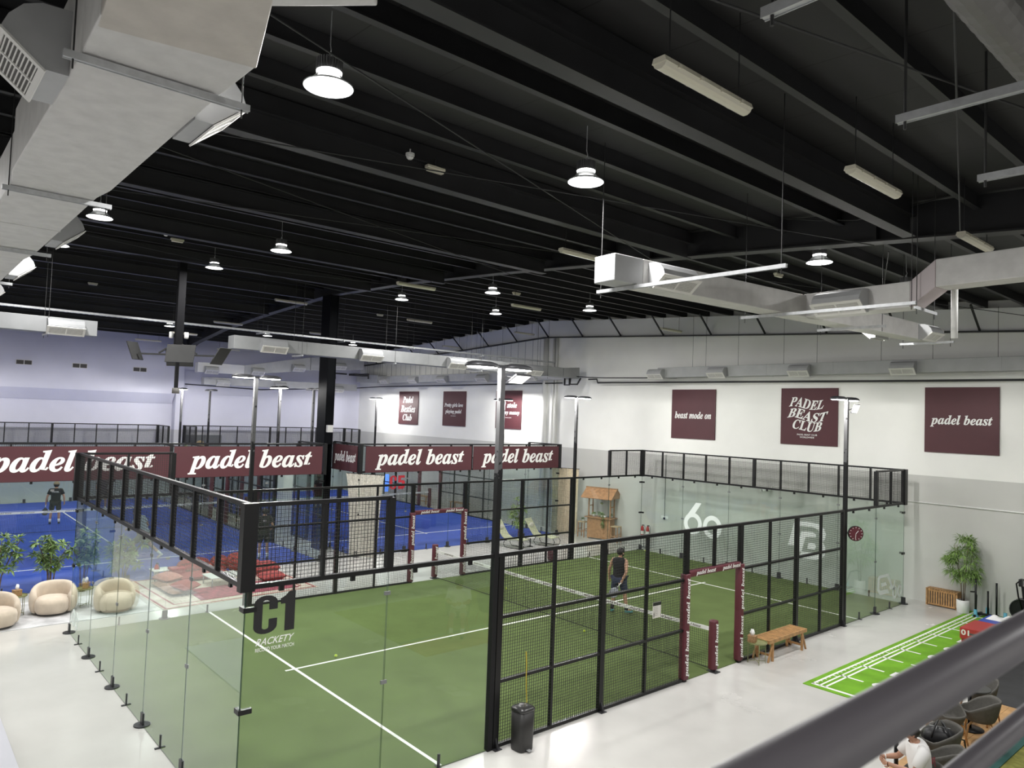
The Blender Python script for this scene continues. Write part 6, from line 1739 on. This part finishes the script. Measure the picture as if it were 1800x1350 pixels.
# lunging player in light blue
J = dict(pelvis=(0,0,0.92), chest=(0.0,0.16,1.27), neck=(0.0,0.25,1.47), head=(0.0,0.30,1.58), sh_l=(-0.19,0.19,1.38), sh_r=(0.19,0.17,1.38), el_l=(-0.26,0.30,1.13), wr_l=(-0.15,0.50,1.03),
         el_r=(0.27,0.02,1.12), wr_r=(0.33,0.18,0.92), hip_l=(-0.10,0,0.88), hip_r=(0.10,0,0.88), kn_l=(-0.14,0.28,0.54), an_l=(-0.16,0.20,0.12), kn_r=(0.13,-0.14,0.50), an_r=(0.15,-0.50,0.20),
         toe_l=(0,1,0), toe_r=(0,0.75,-0.65), face=(0,1,-0.15), hd_r=(0.3,0.6,-0.7), curl_r=(1.2,0,0))
LRZ = math.radians(140)
p3, V3 = person('person in light blue shirt stepping forward on the blue court service line', (-17.3,3.35,0.012), LRZ, J, BLUECLOTH, OLIVECLOTH, mat('white_shoe',(0.66,0.66,0.62),0.6), SKIN2, sleeve=0.6)
q = world_pt((-17.3,3.35,0.012), LRZ, (0.345,0.225,0.875))
racket('dark padel racket held by the person in light blue', q, (0.3,0.45,-0.6), (0.8,-0.3,0.3), BLACK, mat('racket_dark',(0.03,0.03,0.035),0.35))
# person in black near the carpet end of the blue court
J = pose(el_l=(-0.29,-0.02,1.14), wr_l=(-0.31,0.08,0.90), el_r=(0.28,-0.10,1.15), wr_r=(0.20,0.05,0.98), an_l=(-0.12,-0.02,0.10), an_r=(0.14,-0.04,0.10))
person('person in black shirt and black shorts with white socks near the cage corner', (-15.5,6.65,0.012), math.radians(70), J, BLACKCLOTH, BLACKCLOTH, DARKSHOE, SKIN, sleeve=0.62)
J = pose(el_l=(-0.28,0.02,1.14), wr_l=(-0.24,0.20,1.0), el_r=(0.28,0.02,1.14), wr_r=(0.25,0.20,0.98))
person('person in dark clothing far back on the blue court behind the cage mesh', (-30.0,4.75,0.012), math.radians(-100), J, mat('dark_plum_cloth',(0.03,0.022,0.035),0.85), mat('dark_grey_cloth',(0.025,0.025,0.03),0.85), DARKSHOE, SKIN, sleeve=0.6)
# seated person at the lower right
J = dict(pelvis=(0,0,0.52), chest=(0,0.05,0.88), neck=(0,0.11,1.09), head=(0,0.15,1.20), sh_l=(-0.20,0.06,1.00), sh_r=(0.20,0.06,1.00), el_l=(-0.25,0.20,0.76), wr_l=(-0.12,0.42,0.78),
         el_r=(0.25,0.20,0.76), wr_r=(0.08,0.44,0.80), hip_l=(-0.10,0.02,0.50), hip_r=(0.10,0.02,0.50), kn_l=(-0.13,0.44,0.50), kn_r=(0.13,0.44,0.50), an_l=(-0.13,0.42,0.10), an_r=(0.13,0.42,0.10),
         face=(0,1,-0.25), curl_l=(0.9,0,0), curl_r=(0.9,0,0))
p6, V6 = person('seated person in a white shirt at the lower right, head behind the handrail', (5.09,7.15,0.03), math.radians(131), J, WHITECLOTH, mat('light_shorts',(0.4,0.36,0.3),0.9), DARKSHOE, SKIN, sleeve=0.75)
RS = mat('shirt_print_red',(0.40,0.02,0.05),0.8)
MB().text('Padel', (-0.12,-0.115,0.80), (1,0,0), (0,0,1), 0.26, 0.12, 'bi', 0.012).build('lettering', RS, p6)
MB().tube([tuple(V6['wr_r']+Vector((0.03*math.cos(k*PI/6),0.0,0.03*math.sin(k*PI/6)))) for k in range(13)],0.010,8).build('wristband', WHITECLOTH, p6, smooth=True)
